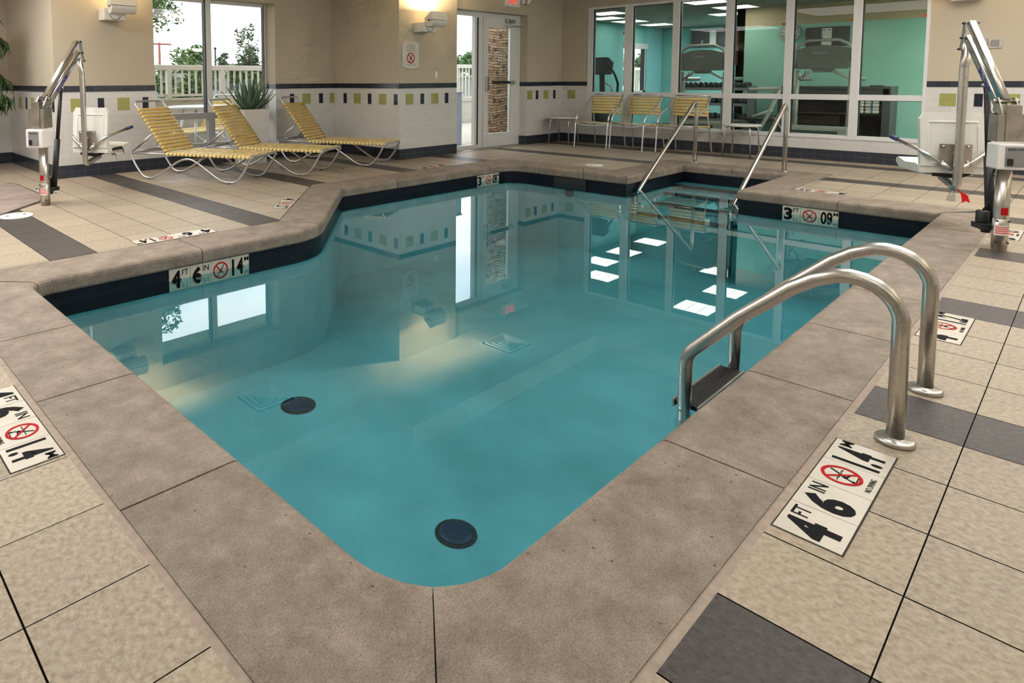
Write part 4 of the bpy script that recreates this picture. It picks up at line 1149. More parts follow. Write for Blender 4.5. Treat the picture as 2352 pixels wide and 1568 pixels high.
# ------------------------------------------------------------------ wall fittings
def sconce(label, x, y, z, rz):
    """local: -y faces the room, wall at y = 0"""
    t = thing('wall_light', label, 'wall light', (x, y, z), rz, 'white wall lights')
    MB().box(-.13, .13, -.20, 0, -.065, .07, bev=.006).build('housing', 'sconce', t)
    hd = MB(); pr = []
    for k in range(9):
        a = PI + PI * .95 * k / 8; pr.append((-.26 + .085 * math.cos(a), .10 + .085 * math.sin(a)))
    pr = [(-.345, .10), (-.30, .24), (-.20, .24), (-.18, .10)] 
    low = [(-.345, .095)] + [(-.2625 + .0825 * math.cos(a), .09 + .085 * math.sin(a)) for a in [PI + PI * k / 10 for k in range(1, 10)]] + [(-.18, .095)]
    Tx = Matrix(((0, 0, 1, .06), (1, 0, 0, 0), (0, 1, 0, 0), (0, 0, 0, 1)))
    hd.prism(low, -.15, .15, 0, T=Tx); h = hd.build('lamp_head', 'sconce', t)
    MB().prism([(-.345, .101), (-.315, .215), (-.30, .215), (-.30, .105), (-.18, .101)], -.155, .155, 0, T=Tx).prism([(-.345, .101), (-.315, .215), (-.19, .13), (-.18, .101)], -.159, -.1555, 0, T=Tx).prism([(-.345, .101), (-.315, .215), (-.19, .13), (-.18, .101)], .1555, .159, 0, T=Tx).build('shade', 'sconce', h)
    MB().box(-.08, .20, -.285, -.19, .105, .12).build('lamp_glass', 'lamp', h)
    MB().lathe([(.012, 0), (.012, .006)], 0, 12, T=Matrix.Translation((-.09, -.262, .09)) @ Matrix.Rotation(-PI / 2, 4, 'Y')).build('pivot', 'black', h)
    MB().tube([(.0 + .06 * math.cos(a), -.203, -.01 + .05 * math.sin(a)) for a in [PI + PI * k / 10 for k in range(11)]], .003, seg=6).build('wire_loop', 'bark', h)
    li = bpy.data.lights.new('wall_light_lamp', 'AREA'); li.shape = 'RECTANGLE'; li.size = .24; li.size_y = .07; li.energy = 55; li.color = (1, .76, .44)
    lo = bpy.data.objects.new('wall_light_lamp', li); COL.objects.link(lo); lo.parent = t
    lo.location = (.06, -.235, .135); lo.rotation_euler = (R(180 + 25), 0, 0)
    return t
sconce('white wall light on the left column above the pool lift', 3.00, YW, 1.945, 0)
sconce('white wall light on the column wall above the warning sign', 6.94, YC, 1.89, 0)
sconce('white wall light at the top edge of the right wall above the switches', XB, 1.19, 2.12, -PI / 2)
def warning_sign():
    t = thing('warning_sign', 'off white no diving warning sign on the column wall', 'sign', (6.74, YC, 1.50))
    mb = MB(); w, h = .182, .165; P = []
    for k in range(9): u = k / 8; P.append((-w * .93 + 2 * w * .93 * u, -h - .035 * math.sin(PI * u) - .0))
    for k in range(9): u = k / 8; P.append((w * .93 - 2 * w * .93 * u, h + .035 * math.sin(PI * u)))
    Tx = Matrix(((1, 0, 0, 0), (0, 0, -1, 0), (0, 1, 0, 0), (0, 0, 0, 1)))
    mb.prism(P, .004, .014, 0, T=Tx); mb.build('board', 'sign', t)
    p = MB()
    for s, x, y0, y1 in (('WARNING!', .075, .122, .143), ('NO DIVING', .08, .088, .109), ('SHALLOW WATER', .09, .055, .074), ('CAUTION: NO LIFEGUARD', .11, -.150, -.138)):
        text(p, s, -x, x, y0, y1, .0145, 0, .0, .001, T=Tx)
    p.build('lettering', 'greypanel', t)
    q = MB(); no_diving(q, 0, -.045, .078, .0145); 
    q.v = [tuple(Tx @ Vector(v)) for v in q.v]; q.build('prohibition_symbol', ['red', 'ink'], t)
warning_sign()
t = thing('blank_plate', 'small white oval cover plate on the wall beside the door', 'wall plate', (7.295, YC, 1.217))
MB().box(-.022, .022, -.006, 0, -.05, .05, bev=.004).build('plate', 'whitebox', t)
mb = MB()
for z in (-.035, .035): mb.lathe([(.004, 0), (.004, .002)], 0, 8, T=Matrix.Translation((0, -.006, z)) @ Matrix.Rotation(PI / 2, 4, 'X'))
mb.build('screw', 'greypanel', t)
def exit_sign():
    t = thing('exit_sign', 'white exit sign with red letters above the door', 'exit sign', (9.20, YD, 2.455))
    MB().box(-.19, .19, -.05, 0, -.105, .10, bev=.008).build('housing', 'whitebox', t)
    Tx = Matrix(((1, 0, 0, 0), (0, 0, -1, -.05), (0, 1, 0, 0), (0, 0, 0, 1)))
    p = MB(); text(p, 'EXIT', -.13, .13, -.05, .065, 0, 0, .01, .003, T=Tx); p.build('lettering', 'exit_red', t)
    MB().lathe([(.008, 0), (.008, .004)], 0, 10, T=Matrix.Translation((-.165, -.05, -.085)) @ Matrix.Rotation(PI / 2, 4, 'X')).build('test_button', 'black', t)
    e = thing('emergency_light', 'white emergency lamp head beside the exit sign', 'emergency light', (9.56, YD, 2.44))
    MB().box(-.10, .06, -.05, 0, -.02, .10, bev=.008).build('housing', 'whitebox', e)
    MB().lathe([(.02, 0), (.05, .05), (.052, .07)], 0, 20, T=Matrix.Translation((.0, -.06, .04)) @ Matrix.Rotation(PI * .65, 4, 'X')).build('lamp_head', 'whitebox', e)
exit_sign()
def wall_switch(y, z, label):
    t = thing('wall_switch', label, 'wall plate', (XB, y, z), 0, 'grey plates on the right wall')
    MB().box(-.012, 0, -.062, .062, -.06, .06, bev=.004).build('plate', 'dull_steel', t)
    MB().box(-.02, -.012, -.035, .035, -.038, .038, bev=.003).build('switch', 'greypanel', t)
wall_switch(.925, 1.54, 'square grey wall plate on the right wall, farther right of two')
wall_switch(1.06, 1.545, 'square grey wall plate behind the right lift arm')

# ------------------------------------------------------------------ outside
GZ = -.15
mb = MB(); mb.box(0, 27, 7.75, 11.4, GZ - .1, GZ + .12); mb.box(7.0, 10.85, 6.97, 7.75, GZ - .1, GZ + .12); tag(mb.build('patio', 'concrete'), 'pale concrete patio outside the window', kind='structure')
mb = MB(); mb.box(-40, 90, 11.68, 120, GZ - .8, GZ - .35); tag(mb.build('lawn', 'grass'), 'green lawn beyond the railing', 'lawn', kind='stuff')
mb = MB(); mb.box(2.0, 10.4, 11.45, 11.62, GZ - .4, .78); mb.box(1.98, 10.42, 11.42, 11.65, .78, .82); mb.box(10.4, 27.0, 11.45, 11.62, GZ - .4, .56); mb.box(10.42, 27.02, 11.42, 11.65, .56, .60); tag(mb.build('patio_wall', 'concrete'), 'low cream wall under the outdoor railing', kind='structure')
def railing(x0, x1, y, z0, z1, label, post_step=2.2):
    t = thing('railing', label, 'railing', ((x0 + x1) / 2, y, z0), 0, 'cream outdoor railings'); h = z1 - z0; w = (x1 - x0) / 2
    MB().box(-w, w, -.04, .04, h - .10, h, bev=.01).build('top_rail', 'rail', t)
    MB().box(-w, w, -.025, .025, .03, .075).build('bottom_rail', 'rail', t)
    x = -w; k = 0; pk = MB(); n_ = int(2 * w / .135)
    first = None
    for i in range(n_ + 1):
        x = -w + i * 2 * w / n_
        if i % 8 == 0:
            MB().box(x - .045, x + .045, -.045, .045, -.001, h - .09).build('post', 'rail', t)
        else:
            if first is None:
                first = MB().box(-.016, .016, -.016, .016, .07, h - .09).build('baluster', 'rail', t); first.location.x = x
            else:
                c = first.copy(); COL.objects.link(c); c.parent = t; c.location.x = x
railing(4.2, 9.6, 11.53, .822, 1.44, 'cream railing outside the left window behind the loungers')
railing(11.2, 16.4, 11.53, .60, 1.54, 'cream railing outside the glazed door')
railing(20.0, 26.5, 11.53, .60, 1.54, 'cream railing seen through the gym window')
# stacked-stone pier outside the door
mb = MB(); mb.box(10.10, 11.5, 7.9, 8.03, GZ, 4.0); tag(mb.build('stone_pier', 'stone'), 'brown stacked stone pier seen through the door glass', 'stone pier')
t = thing('outdoor_bin', 'pale blue speckled panel just outside the door sidelight', 'bin', (8.90, 7.62, GZ + .12))
MB().box(-.06, .085, -.04, .25, 0, .93, bev=.02).build('panel', 'bin', t)
MB().box(-.07, .095, -.05, .26, .93, .96, bev=.01).build('cap', 'bin', t)
def outdoor_table():
    t = thing('patio_table', 'round white patio table outside the left window', 'table', (4.95, 9.55, GZ + .12))
    MB().lathe([(.001, .74), (.52, .74), (.55, .75), (.55, .765), (.53, .775), (.001, .78)], 0, 40).build('tabletop', 'table_white', t)
    for k in range(4):
        a = PI / 4 + k * PI / 2; MB().tube([(.3 * math.cos(a), .3 * math.sin(a), .74), (.42 * math.cos(a), .42 * math.sin(a), 0)], .018, seg=8).build('leg', 'alu', t)
outdoor_table()
dup(bpy.data.objects['chaise_lounge'], (5.55, 10.75, GZ + .12), R(205), 'yellow strap chaise lounge on the patio outside the window', 'yellow strap chaise lounges')
# trees: clouds of individual leaves on a trunk
def tree(label, x, y, z0, zc, rx, rz_, nleaf, size, m, trunk=.09, group='trees beyond the railing', seed=0, clumps=14):
    rnd = random.Random(seed + 5); t = thing('tree', label, 'tree', (x, y, z0), 0, group)
    tr = MB(); tr.tube([(0, 0, 0), (trunk * .4, 0, (zc - z0) * .6), (0, 0, zc - z0 + rz_ * .5)], [trunk, trunk * .7, trunk * .3], seg=8)
    cl = []
    for k in range(clumps):
        a = rnd.uniform(0, 6.283); r = rnd.uniform(.15, .72); zz = rnd.uniform(-.6, .72)
        c = Vector((rx * r * math.cos(a), rx * r * math.sin(a), zc - z0 + rz_ * zz)); cl.append((c, rnd.uniform(.28, .5)))
        tr.tube([(0, 0, (zc - z0) * .75), c], [trunk * .35, trunk * .12], seg=5)
    tr.build('trunk', 'bark', t); lf = MB()
    for i in range(nleaf):
        c, s = cl[i % clumps]
        d = Vector((rnd.gauss(0, 1), rnd.gauss(0, 1), rnd.gauss(0, 1))).normalized() * rnd.uniform(.2, 1) ** .5
        p = c + Vector((d.x * rx * s, d.y * rx * s, d.z * rz_ * s))
        a = Vector((rnd.gauss(0, 1), rnd.gauss(0, 1), rnd.gauss(0, .6))).normalized(); b = a.cross(Vector((rnd.gauss(0, 1), rnd.gauss(0, 1), rnd.gauss(0, 1)))).normalized()
        w = size * rnd.uniform(.6, 1.2)
        lf.add([p - a * w, p + b * w * .45, p + a * w, p - b * w * .45], [(0, 1, 2, 3)])
    lf.build('foliage', m, t)
tree('leafy branch of a near tree at the top left of the window', 5.2, 12.6, GZ, 2.75, .98, .85, 2600, .06, 'tree_a', .06, seed=1)
tree('round pale green tree in the left window pane above the railing', 19.2, 38.0, GZ, 2.0, 2.1, 1.35, 2600, .16, 'tree_a', .2, seed=2)
tree('young slender tree at the right edge of the window', 10.0, 16.4, GZ, 1.9, .42, .85, 1300, .06, 'tree_c', .04, seed=3, clumps=18)
tree('low bush standing left of the slender young tree', 9.2, 16.6, GZ, 1.55, .36, .45, 600, .055, 'tree_c', .03, seed=4)
tree('rounded green tree above the railing in the door sidelight', 47.0, 38.5, GZ, 2.3, 3.2, 1.5, 2600, .22, 'tree_a', .2, seed=5)
tree('dark round tree seen through the gym window', 36.6, 18.0, GZ, 1.6, 1.7, 1.0, 1800, .14, 'tree_a', .15, seed=6)
for k, (x, y, zc, rx, rz_) in enumerate(((6.75, 13.6, .72, .85, .85), (8.5, 13.6, .72, .85, .8), (10.4, 13.8, .72, .9, .8), (24.5, 40, 1.9, 3, .75), (29.5, 42, 1.7, 3, .6))):
    tree(['leafy shrub behind the railing left of the window mullion', 'leafy shrub behind the railing right of the window mullion', 'leafy shrub behind the railing near the planter leaves', 'hazy tree line behind the dark pole', 'hazy tree line right of the dark pole'][k],
         x, y, GZ - .3, zc, rx, rz_, 3200 if k < 3 else 1500, .075 if k < 3 else .2, 'tree_a', .05, 'shrubs beyond the railing', 20 + k)
t = thing('utility_pole', 'rusty red utility pole with crossarm in the left window', 'utility pole', (16.96, 38, GZ))
MB().tube([(0, 0, 0), (0, 0, 3.6)], .075, seg=8).build('pole', 'pole_rust', t)
MB().box(-.75, .75, -.04, .04, 3.45, 3.55).build('crossarm', 'pole_rust', t)
MB().tube([(0, 0, 2.4), (-1, 0, 1.7)], .02, seg=6).tube([(0, 0, 1.7), (-1, 0, 2.4)], .02, seg=6).build('brace', 'pole_rust', t)
t = thing('lamp_post', 'thin dark pole standing right of the window mullion', 'pole', (20.7, 38, GZ))
MB().tube([(0, 0, 0), (0, 0, 3.3)], .06, seg=8).build('pole', 'pole_dark', t)
MB().lathe([(.08, 3.3), (.1, 3.36), (.06, 3.42)], 0, 10).build('cap', 'pole_dark', t)
def far_building(x, y, w, h, label):
    t = thing('far_building', label, 'building', (x, y, GZ - .3), 0, 'grey buildings far beyond the railing')
    MB().box(-w / 2, w / 2, 0, 6, 0, h).build('wall', 'far_building', t)
    MB().box(-w / 2 - .2, w / 2 + .2, -.2, 6.2, h, h + .2).build('roof', 'far_building', t)
    for i in range(int(w / 1.4)): MB().box(-w / 2 + .4 + i * 1.4, -w / 2 + 1.3 + i * 1.4, -.04, 0, h * .45, h * .8).build('window', 'far_window', t)
far_building(13.0, 31, 5.0, 1.75, 'low grey building with dark windows seen between the leftmost balusters')
far_building(27.5, 46, 9, 1.9, 'low grey building with dark windows behind the slender young tree')
far_building(43, 29, 9, 1.7, 'low grey building with dark windows behind the door sidelight railing')

# ------------------------------------------------------------------ gym behind the glass
GX0, GX1, GY1 = XB + .14, 16.8, 7.6
mb = MB(); mb.box(GX0, 17, -1.5, GY1 + .1, -.1, 0); tag(mb.build('gym_floor', 'gym_floor'), kind='structure')
mb = MB(); mb.box(GX0 - .0, 17, -1.5, GY1 + .2, GZ1, GZ1 + .1); tag(mb.build('gym_ceiling', 'gym_ceiling'), kind='structure')
wall('wall_gym_back', (13.2, 4.6), (13.2, -1.5), -1, h=GZ1, wains=False, mats=['teal'])
wall('wall_gym_step', (GX1, 4.6), (13.2, 4.6), -1, h=GZ1, wains=False, mats=['gym_dark_wall'])
wall('wall_gym_far', (GX1, GY1), (GX1, 4.6), -1, h=GZ1, wains=False, mats=['gym_dark_wall'])
wall('wall_gym_north', (GX0, GY1), (15.98, GY1), -1, h=GZ1, wains=False, openings=[(14.8 - GX0, 15.978 - GX0, .80, 1.93)], mats=['gym_dark_wall'])
wall('wall_gym_north_end', (15.98, GY1), (GX1, GY1), -1, h=GZ1, wains=False, mats=['gym_wall'])
wall('wall_gym_south', (GX0, -1.5), (13.2, -1.5), 1, h=GZ1, wains=False, mats=['teal'])
struct(MB().box(13.14, 13.2, 4.56, 4.64, 1.38, 2.05).build('trim_1', 'wood'))
o = bpy.data.objects.new('window_3', None); COL.objects.link(o); struct(o)
mb = MB(); mb.box(14.8, 14.86, GY1 + .02, GY1 + .1, .8, 1.93); mb.box(15.90, 15.98, GY1 + .02, GY1 + .1, .8, 1.93); mb.box(14.8, 15.98, GY1 + .02, GY1 + .1, .8, .85); mb.box(14.8, 15.98, GY1 - .03, GY1 + .1, 1.86, 1.99)
mb.build('window_frame', 'white_frame', o)
MB().box(15.87, 15.90, GY1 + .01, GY1 + .1, .8, 1.87).build('glazing_gasket', 'black', o)
MB().box(14.86, 15.88, GY1 + .06, GY1 + .066, .85, 1.87).build('window_pane', 'glass', o)
for k, (x, y, lb) in enumerate(((11.42, 4.45, 'nearest the glass, right row'), (12.66, 4.45, 'second from the glass, right row'), (13.92, 5.0, 'beyond the dark wood edge'), (12.86, 7.0, 'nearest the north wall, left row'), (13.95, 7.03, 'second in the left row'), (15.3, 7.05, 'farthest in the left row'), (11.9, 6.45, 'first in the left corner by the glass'), (12.3, .95, 'added out of view at the right end for fill'))):  # last panel is added out of view to brighten the right panes
    t = thing('ceiling_light', 'square fluorescent gym ceiling light ' + lb, 'ceiling light', (x, y, GZ1), 0, 'fluorescent gym ceiling lights')
    mb = MB()
    for a, b, c, d in ((-.31, .31, -.31, -.29), (-.31, .31, .29, .31), (-.31, -.29, -.29, .29), (.29, .31, -.29, .29)): mb.box(a, b, c, d, -.012, 0)
    mb.build('frame', 'white_frame', t)
    MB().box(-.29, .29, -.29, .29, -.006, -.001).build('diffuser', 'gym_light', t)
    MB().box(-.29, .29, -.10, -.095, -.009, -.006).box(-.29, .29, .095, .10, -.009, -.006).build('divider', 'white_frame', t)
def treadmill(label, x, y):
    t = thing('treadmill', label, 'treadmill', (x, y, 0), 0, 'grey treadmills behind the gym glass')
    W = .35
    MB().box(.25, 1.32, -W * .9, W * .9, .12, .20, bev=.02).build('deck', 'tread_silver', t)
    MB().box(.30, 1.30, -.25, .25, .20, .206).build('belt', 'tread_dark', t)
    hd = MB().prism([(-.02, .06), (-.06, .12), (-.05, .40), (.02, .44), (.50, .36), (.55, .2), (.55, .06)], -W, W, 0, T=Matrix.Rotation(PI / 2, 4, 'X')).build('motor_hood', 'tread_silver', t)
    g = MB(); g.quad([(-.062, .33, .13), (-.062, -.25, .13), (-.055, -.25, .37), (-.055, .33, .37)], 0, [(0, 0), (.58, 0), (.58, .24), (0, .24)]); g.build('front_grille', 'mesh_grille', hd)
    Tx = Matrix(((0, 0, -1, -.064), (-1, 0, 0, 0.06), (0, 1, 0, 0), (0, 0, 0, 1)))
    lg = MB(); lg.tube([(.05 * math.cos(a) * 1.15, .265 + .034 * math.sin(a), 0) for a in [2 * PI * k / 24 for k in range(24)]], .004, seg=6, closed=True, T=Tx)
    lg.tube([(-.03, .25, 0), (-.01, .285, 0), (.0, .25, 0), (.02, .25, 0)], .004, seg=6, T=Tx).tube([(.0, .245, 0), (.025, .285, 0), (.035, .27, 0), (.012, .262, 0)], .004, seg=6, T=Tx)
    lg.build('emblem', 'tread_silver', hd)
    for s in (-1, 1):
        MB().tube([(.10, s * W * .95, .30), (.16, s * W * .97, 1.25)], .03, seg=12, sq=(.045, .028)).build('upright', 'tread_silver', t)
        MB().tube([(.16, s * W * .97, 1.22), (.30, s * W, 1.13), (.85, s * W, 1.13)], .033, seg=12, fil=.08).build('hand_rail', 'tread_silver', t)
    c = MB().prism([(-W * .90, 1.27), (W * .90, 1.27), (W * .96, 1.56), (W * .5, 1.605), (0, 1.62), (-W * .5, 1.605), (-W * .96, 1.56)], -.03, .05, 0, T=Matrix(((0, 0, 1, .08), (1, 0, 0, 0), (0, 1, 0, 0), (0, 0, 0, 1)))).build('console', 'tread_grey', t)
    MB().prism([(-.16, 1.30), (-.10, 1.22), (.10, 1.22), (.16, 1.30)], -.02, .05, 0, T=Matrix(((0, 0, 1, .08), (1, 0, 0, 0), (0, 1, 0, 0), (0, 0, 0, 1)))).build('console_mount', 'tread_grey', t)
    MB().tube(fillet([Vector((.10, -W, 1.28)), Vector((.06, -W * 1.0, 1.60)), Vector((.05, -W * .55, 1.69)), Vector((.05, W * .55, 1.69)), Vector((.06, W * 1.0, 1.60)), Vector((.10, W, 1.28))], .12), .022, seg=12).build('arch_bar', 'tread_silver', t)
    MB().tube([(.06, -.12, 1.25), (.12, -.28, 1.15), (.16, -W, 1.13)], .018, seg=10).tube([(.06, .12, 1.25), (.12, .28, 1.15), (.16, W, 1.13)], .018, seg=10).build('front_grip', 'tread_silver', t)
    p = MB(); text(p, 'LifeFitness', -.085, .085, 1.49, 1.525, 0, 0, 0, .001, T=Matrix(((0, 0, -1, .049), (-1, 0, 0, .04), (0, 1, 0, 0), (0, 0, 0, 1)))); p.build('lettering', 'tread_silver', c)
    MB().tube([(.05, .2, 1.25), (.03, .24, 1.08), (.06, .30, 1.15)], .004, seg=6, fil=.05).build('cable', 'black', t)
    MB().tube([(.07, .02, 1.69), (.05, .0, 1.77)], .012, seg=8).build('reading_clip', 'tread_silver', t)
treadmill('grey treadmill behind the gym pane right of the right step handrail', 11.34, 2.80)
treadmill('grey treadmill behind the gym pane above the standing apart chair', 11.45, 4.53)
def dumbbell_rack():
    t = thing('dumbbell_rack', 'three tier grey dumbbell rack behind the gym glass', 'rack', (12.65, 4.75, 0))
    for z in (.40, .68, .955):
        MB().box(-.16, .16, -.62, .62, z - .02, z, bev=.004).build('shelf', 'rack', t)
        MB().box(-.17, -.16, -.62, .62, z - .03, z + .02).build('shelf_lip', 'rack', t)
    for y in (-.64, .62): MB().box(-.18, .2, y, y + .03, 0, 1.0).build('side_frame', 'rack', t)
dumbbell_rack()
first = None; rnd = random.Random(2)
names = ('top', 'middle', 'bottom')
for si, z in enumerate((.955, .68, .40)):
    for k in range(7):
        y = 4.22 + k * .178; r = .052 + .012 * ((k + si) % 3)
        lb = 'dark round headed dumbbell on the %s rack shelf, %s from the right' % (names[si], ('first', 'second', 'third', 'fourth', 'fifth', 'sixth', 'seventh')[k])
        if first is None:
            first = thing('dumbbell', lb, 'dumbbell', (12.65, y, z), 0, 'dumbbells on the rack'); r0 = .06
            for s in (-1, 1): MB().lathe([(.02, 0), (r0 * .8, .004), (r0, .02), (r0, .055), (r0 * .8, .07), (.02, .074)], 0, 20, T=Matrix.Translation((s * .06 if s > 0 else -.06, 0, r0)) @ Matrix.Rotation(s * PI / 2, 4, 'Y')).build('weight_head', 'dumbbell', first)
            MB().tube([(-.07, 0, r0), (.07, 0, r0)], .015, seg=10).build('grip', 'steel', first)
        else: dup(first, (12.65, y, z), 0, lb, 'dumbbells on the rack')
def bench():
    t = thing('exercise_bench', 'white framed exercise bench beside the dumbbell rack', 'exercise bench', (12.05, 3.62, 0))
    MB().tube(fillet([Vector(p) for p in ((0, .3, .05), (.0, .10, .45), (0, -.05, .82), (.0, -.10, .95))], .1), .028, seg=10).tube([(0, .35, .95), (0, -.12, .98)], .03, seg=10).tube([(0, .3, .05), (.9, .3, .05)], .03, seg=10).tube([(0, .0, .62), (0, .28, .50)], .025, seg=10).build('frame', 'table_white', t)
    MB().box(.05, 1.0, .12, .42, .42, .48, bev=.02).build('bench_pad', 'tread_dark', t)
    MB().tube([(.02, -.02, .5), (.02, -.14, .3), (.02, -.10, .05)], .02, seg=10, fil=.1).build('rear_leg', 'rack', t)
bench()
def elliptical():
    t = thing('elliptical_trainer', 'dark elliptical trainer behind the leftmost gym pane', 'elliptical trainer', (11.7, 6.45, 0))
    MB().box(-.2, 1.3, -.08, .08, .04, .14, bev=.02).build('base_beam', 'tread_dark', t)
    MB().lathe([(.25, -.07), (.28, -.05), (.28, .05), (.25, .07)], 0, 28, T=Matrix.Translation((.1, 0, .42)) @ Matrix.Rotation(PI / 2, 4, 'X')).build('flywheel_cover', 'tread_dark', t)
    MB().tube([(.1, 0, .5), (.05, 0, 1.3)], .05, seg=12).build('mast', 'tread_dark', t)
    MB().prism([(-.18, 1.22), (.18, 1.22), (.22, 1.45), (.12, 1.55), (-.12, 1.55), (-.22, 1.45)], -.03, .04, 0, T=Matrix(((0, 0, 1, .04), (1, 0, 0, 0), (0, 1, 0, 0), (0, 0, 0, 1)))).build('console', 'tread_dark', t)
    for s in (-1, 1):
        MB().tube(fillet([Vector((.25, s * .2, .5)), Vector((.1, s * .3, 1.05)), Vector((-.02, s * .30, 1.22)), Vector((.02, s * .18, 1.36))], .1), .022, seg=10).build('arm', 'tread_dark', t)
        MB().box(.2, .62, s * .14 - .06, s * .14 + .06, .26, .31, bev=.015).build('pedal', 'tread_dark', t)
        MB().tube(fillet([Vector((-.06, s * .28, .88)), Vector((-.05, s * .24, 1.0)), Vector((-.0, s * .1, 1.06))], .05), .016, seg=10).build('fixed_grip', 'tread_silver', t)
elliptical()
def counter():
    t = thing('towel_counter', 'grey counter with an open towel shelf along the teal gym wall', 'counter', (12.92, 2.97, 0))
    w = .76
    MB().box(-.26, .26, -w, w, .965, 1.0).build('worktop', 'counter', t)
    MB().box(-.24, .26, -w + .02, w - .02, .80, .965).build('apron', 'counter', t)
    MB().box(-.24, .26, -w, -w + .10, 0, .965).build('side_panel', 'counter', t)
    MB().box(-.24, .26, w - .05, w, 0, .965).build('side_panel', 'counter', t)
    MB().box(-.22, .26, -w + .1, w - .05, .55, .575).build('shelf', 'counter_dark', t)
    mb = MB()
    for k in range(5): mb.box(-.14, -.12, -.1, w - .05, .12 + k * .085, .195 + k * .085)
    mb.box(.20, .24, -w + .1, w - .05, 0, .965); mb.build('slatted_front', 'counter_dark', t)
counter()
first = None
for c in range(2):
    for k in range(4):
        y = 2.44 + c * .19; z = .576 + k * .052
        lb = 'folded cream towel with a blue band, %s in the %s shelf stack' % (('lowest', 'second up', 'third up', 'topmost')[k], ('right', 'left')[c])
        if first is None:
            first = thing('towel', lb, 'towel', (12.80, y, z), 0, 'folded towels on the counter shelf')
            MB().box(-.12, .12, -.09, .09, 0, .051, bev=.018).build('cloth', 'towel', first)
            MB().box(-.1215, .0, -.016, .010, .004, .048).build('stripe', 'towel_band', first)
        else: dup(first, (12.80 + .01 * (k % 2), y, z), 0, lb, 'folded towels on the counter shelf')
t = thing('remote_control', 'small dark remote control lying on the counter top', 'remote control', (12.85, 2.42, 1.0), .8)
MB().box(-.03, .03, -.09, .09, 0, .02, bev=.006).build('case', 'tread_dark', t); MB().box(-.02, .02, -.07, .04, .02, .023).build('keypad', 'tread_grey', t)
t = thing('wall_clock', 'round white wall clock high on the teal gym wall', 'clock', (13.19, 3.73, 1.93))
Tc = Matrix.Rotation(-PI / 2, 4, 'Y')
MB().lathe([(.16, 0), (.165, .02), (.15, .03), (.145, .022), (.001, .022)], 0, 36, T=Tc).build('rim', 'tread_silver', t)
MB().lathe([(.143, .0225), (.143, .024), (.001, .024)], 0, 36, T=Tc).build('face', 'clock', t)
p = MB()
for k in range(12):
    a = k * PI / 6; s = str(12 if k == 0 else k); Tt = Matrix(((0, 0, -1, -.025), (-1, 0, 0, 0), (0, 1, 0, 0), (0, 0, 0, 1)))
    text(p, s, .115 * math.sin(a) - .012, .115 * math.sin(a) + .012, .115 * math.cos(a) - .013, .115 * math.cos(a) + .013, 0, 0, 0, .001, T=Tt)
p.build('numerals', 'ink', t)
MB().box(-.028, -.026, -.004, .004, 0, .09).box(-.028, -.026, 0, .065, -.004, .004).build('hand', 'ink', t)
def screen(label, x, y, z, w, h):
    t = thing('wall_screen', label, 'screen', (x, y, z), 0, 'grey screens on gym brackets')
    MB().box(-.05, 0, -w / 2, w / 2, -h / 2, h / 2, bev=.006).build('case', 'tv', t)
    MB().box(-.06, -.05, -.07, .07, -h / 2, h / 2 - .02).build('bracket_plate', 'whitebox', t)
    mb = MB()
    for s in (-1, 1): mb.lathe([(.01, 0), (.01, .006)], 0, 10, T=Matrix.Translation((-.06, s * .04, h / 2 - .05)) @ Matrix.Rotation(-PI / 2, 4, 'Y'))
    mb.build('bolt', 'black', t)
screen('grey wall screen above the treadmill right of the clock', 13.18, 3.18, 1.83, .62, .32)
screen('grey wall screen above the treadmill beside the dark wood edge', 16.78, 6.35, 2.10, 1.0, .40)
t = thing('wall_speaker', 'pale wall fan unit high in the gym beside the dark wood edge', 'wall fan', (16.7, 6.0, 2.08))
MB().lathe([(.14, 0), (.16, .03), (.15, .08), (.05, .1)], 0, 24, T=Matrix.Translation((-.02, -.25, 0)) @ Matrix.Rotation(-PI / 2, 4, 'Y')).build('housing', 'whitebox', t)
t.name = 'wall_fan'

# ------------------------------------------------------------------ sky and lights
w = bpy.data.worlds.new('World'); SC.world = w; w.use_nodes = True; nt = w.node_tree; nt.nodes.clear()
out = nt.nodes.new('ShaderNodeOutputWorld'); bg = nt.nodes.new('ShaderNodeBackground')
tc = nt.nodes.new('ShaderNodeTexCoord').outputs['Generated']
mp = nt.nodes.new('ShaderNodeMapping'); mp.inputs['Scale'].default_value = (1, 1, 2.6); L(nt, tc, mp.inputs[0])
nz = noise(nt, mp.outputs[0], 3.2, 5, .55)
c = ramp(nt, nz, [(.36, (.66, .76, .95)), (.55, (.97, .98, 1.0))])
L(nt, c, bg.inputs[0]); bg.inputs[1].default_value = 3.0; L(nt, bg.outputs[0], out.inputs[0])
def area(name, loc, sx, sy, e, color, rot=(0, 0, 0)):
    li = bpy.data.lights.new(name, 'AREA'); li.shape = 'RECTANGLE'; li.size = sx; li.size_y = sy; li.energy = e; li.color = color
    o = bpy.data.objects.new(name, li); COL.objects.link(o); o.location = loc; o.rotation_euler = rot; return o
WARM = (1, .965, .92)
area('ceiling_fill', (7.6, .4, 2.88), 3.6, 2.4, 135, WARM)  # this and the next ceiling areas are added fill, no fixtures there
area('ceiling_fill', (4.0, .4, 2.88), 2.6, 2.2, 60, WARM)
area('ceiling_fill', (.9, .0, 2.88), 2.2, 1.8, 14, WARM)
area('ceiling_fill', (.9, 4.2, 2.88), 2.6, 2.8, 125, WARM)
area('ceiling_fill', (.6, 7.4, 2.58), 1.8, 2.0, 100, WARM)
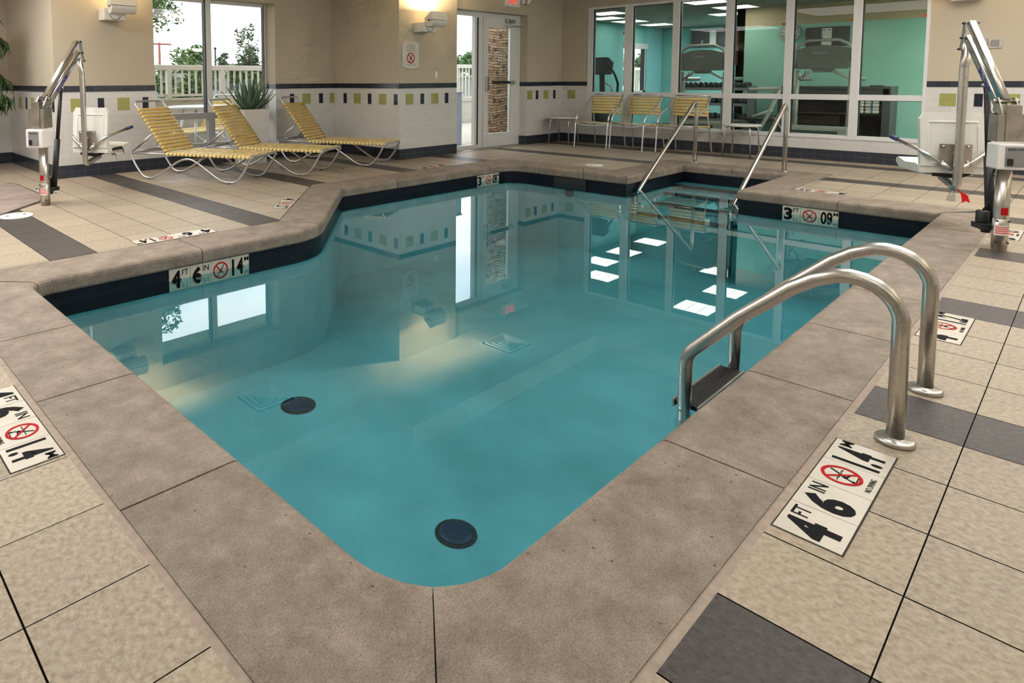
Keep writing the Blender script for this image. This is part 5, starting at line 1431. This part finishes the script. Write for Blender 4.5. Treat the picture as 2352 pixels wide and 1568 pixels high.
area('gym_fill', (11.9, -.2, 2.36), 1.2, 1.4, 90, WARM)  # both gym areas are added fill without a fixture
area('gym_fill', (15.6, 5.3, 2.36), 1.0, 1.0, 50, WARM)
# uplights on the walls behind and right of the camera
for x in (.5, 3.6, 6.7, 9.8): area('wall_uplight', (x, -2.15, 2.1), .5, .2, 45, WARM, (R(180 - 30), 0, 0))
for y in (1.5, 5.0, 8.5): area('wall_uplight', (-2.6, y, 2.1), .2, .5, 40, WARM, (0, R(180 - 30), 0))

# ------------------------------------------------------------------ camera (measured from the photo's vanishing points)
CF, CX, CY, YAW, PIT, ROL = 1502.38059, 835.276525, 295.545628, -.720099330, .0749276374, .00528256046
cam = bpy.data.cameras.new('camera'); co = bpy.data.objects.new('camera', cam); COL.objects.link(co)
Fv = Vector((0, math.cos(PIT), -math.sin(PIT))); Rv = Vector((1, 0, 0)); Dv = Fv.cross(Rv)
R2 = Rv * math.cos(ROL) + Dv * math.sin(ROL); D2 = Rv * -math.sin(ROL) + Dv * math.cos(ROL)
Rz = Matrix.Rotation(YAW, 3, 'Z'); R2, D2, Fv = Rz @ R2, Rz @ D2, Rz @ Fv
Mx = Matrix((R2, -D2, -Fv)).transposed().to_4x4(); Mx.translation = (0, 0, 1.15); co.matrix_world = Mx
cam.sensor_fit = 'HORIZONTAL'; cam.sensor_width = 36; cam.lens = 36 * CF / 2352
cam.shift_x = (1176 - CX) / 2352; cam.shift_y = -(784 - CY) / 2352
cam.clip_start = .05; cam.clip_end = 300
SC.camera = co
vs = SC.view_settings; vs.view_transform = 'Standard'; vs.look = 'None'; vs.gamma = 1; vs.exposure = .2; vs.use_curve_mapping = False
cy = SC.cycles
cy.use_denoising = True; cy.max_bounces = 6; cy.diffuse_bounces = 3; cy.glossy_bounces = 3; cy.use_adaptive_sampling = True; cy.adaptive_threshold = .09; cy.adaptive_min_samples = 12; cy.transmission_bounces = 4; cy.transparent_max_bounces = 12
cy.caustics_reflective = False; cy.caustics_refractive = False; cy.sample_clamp_indirect = 6
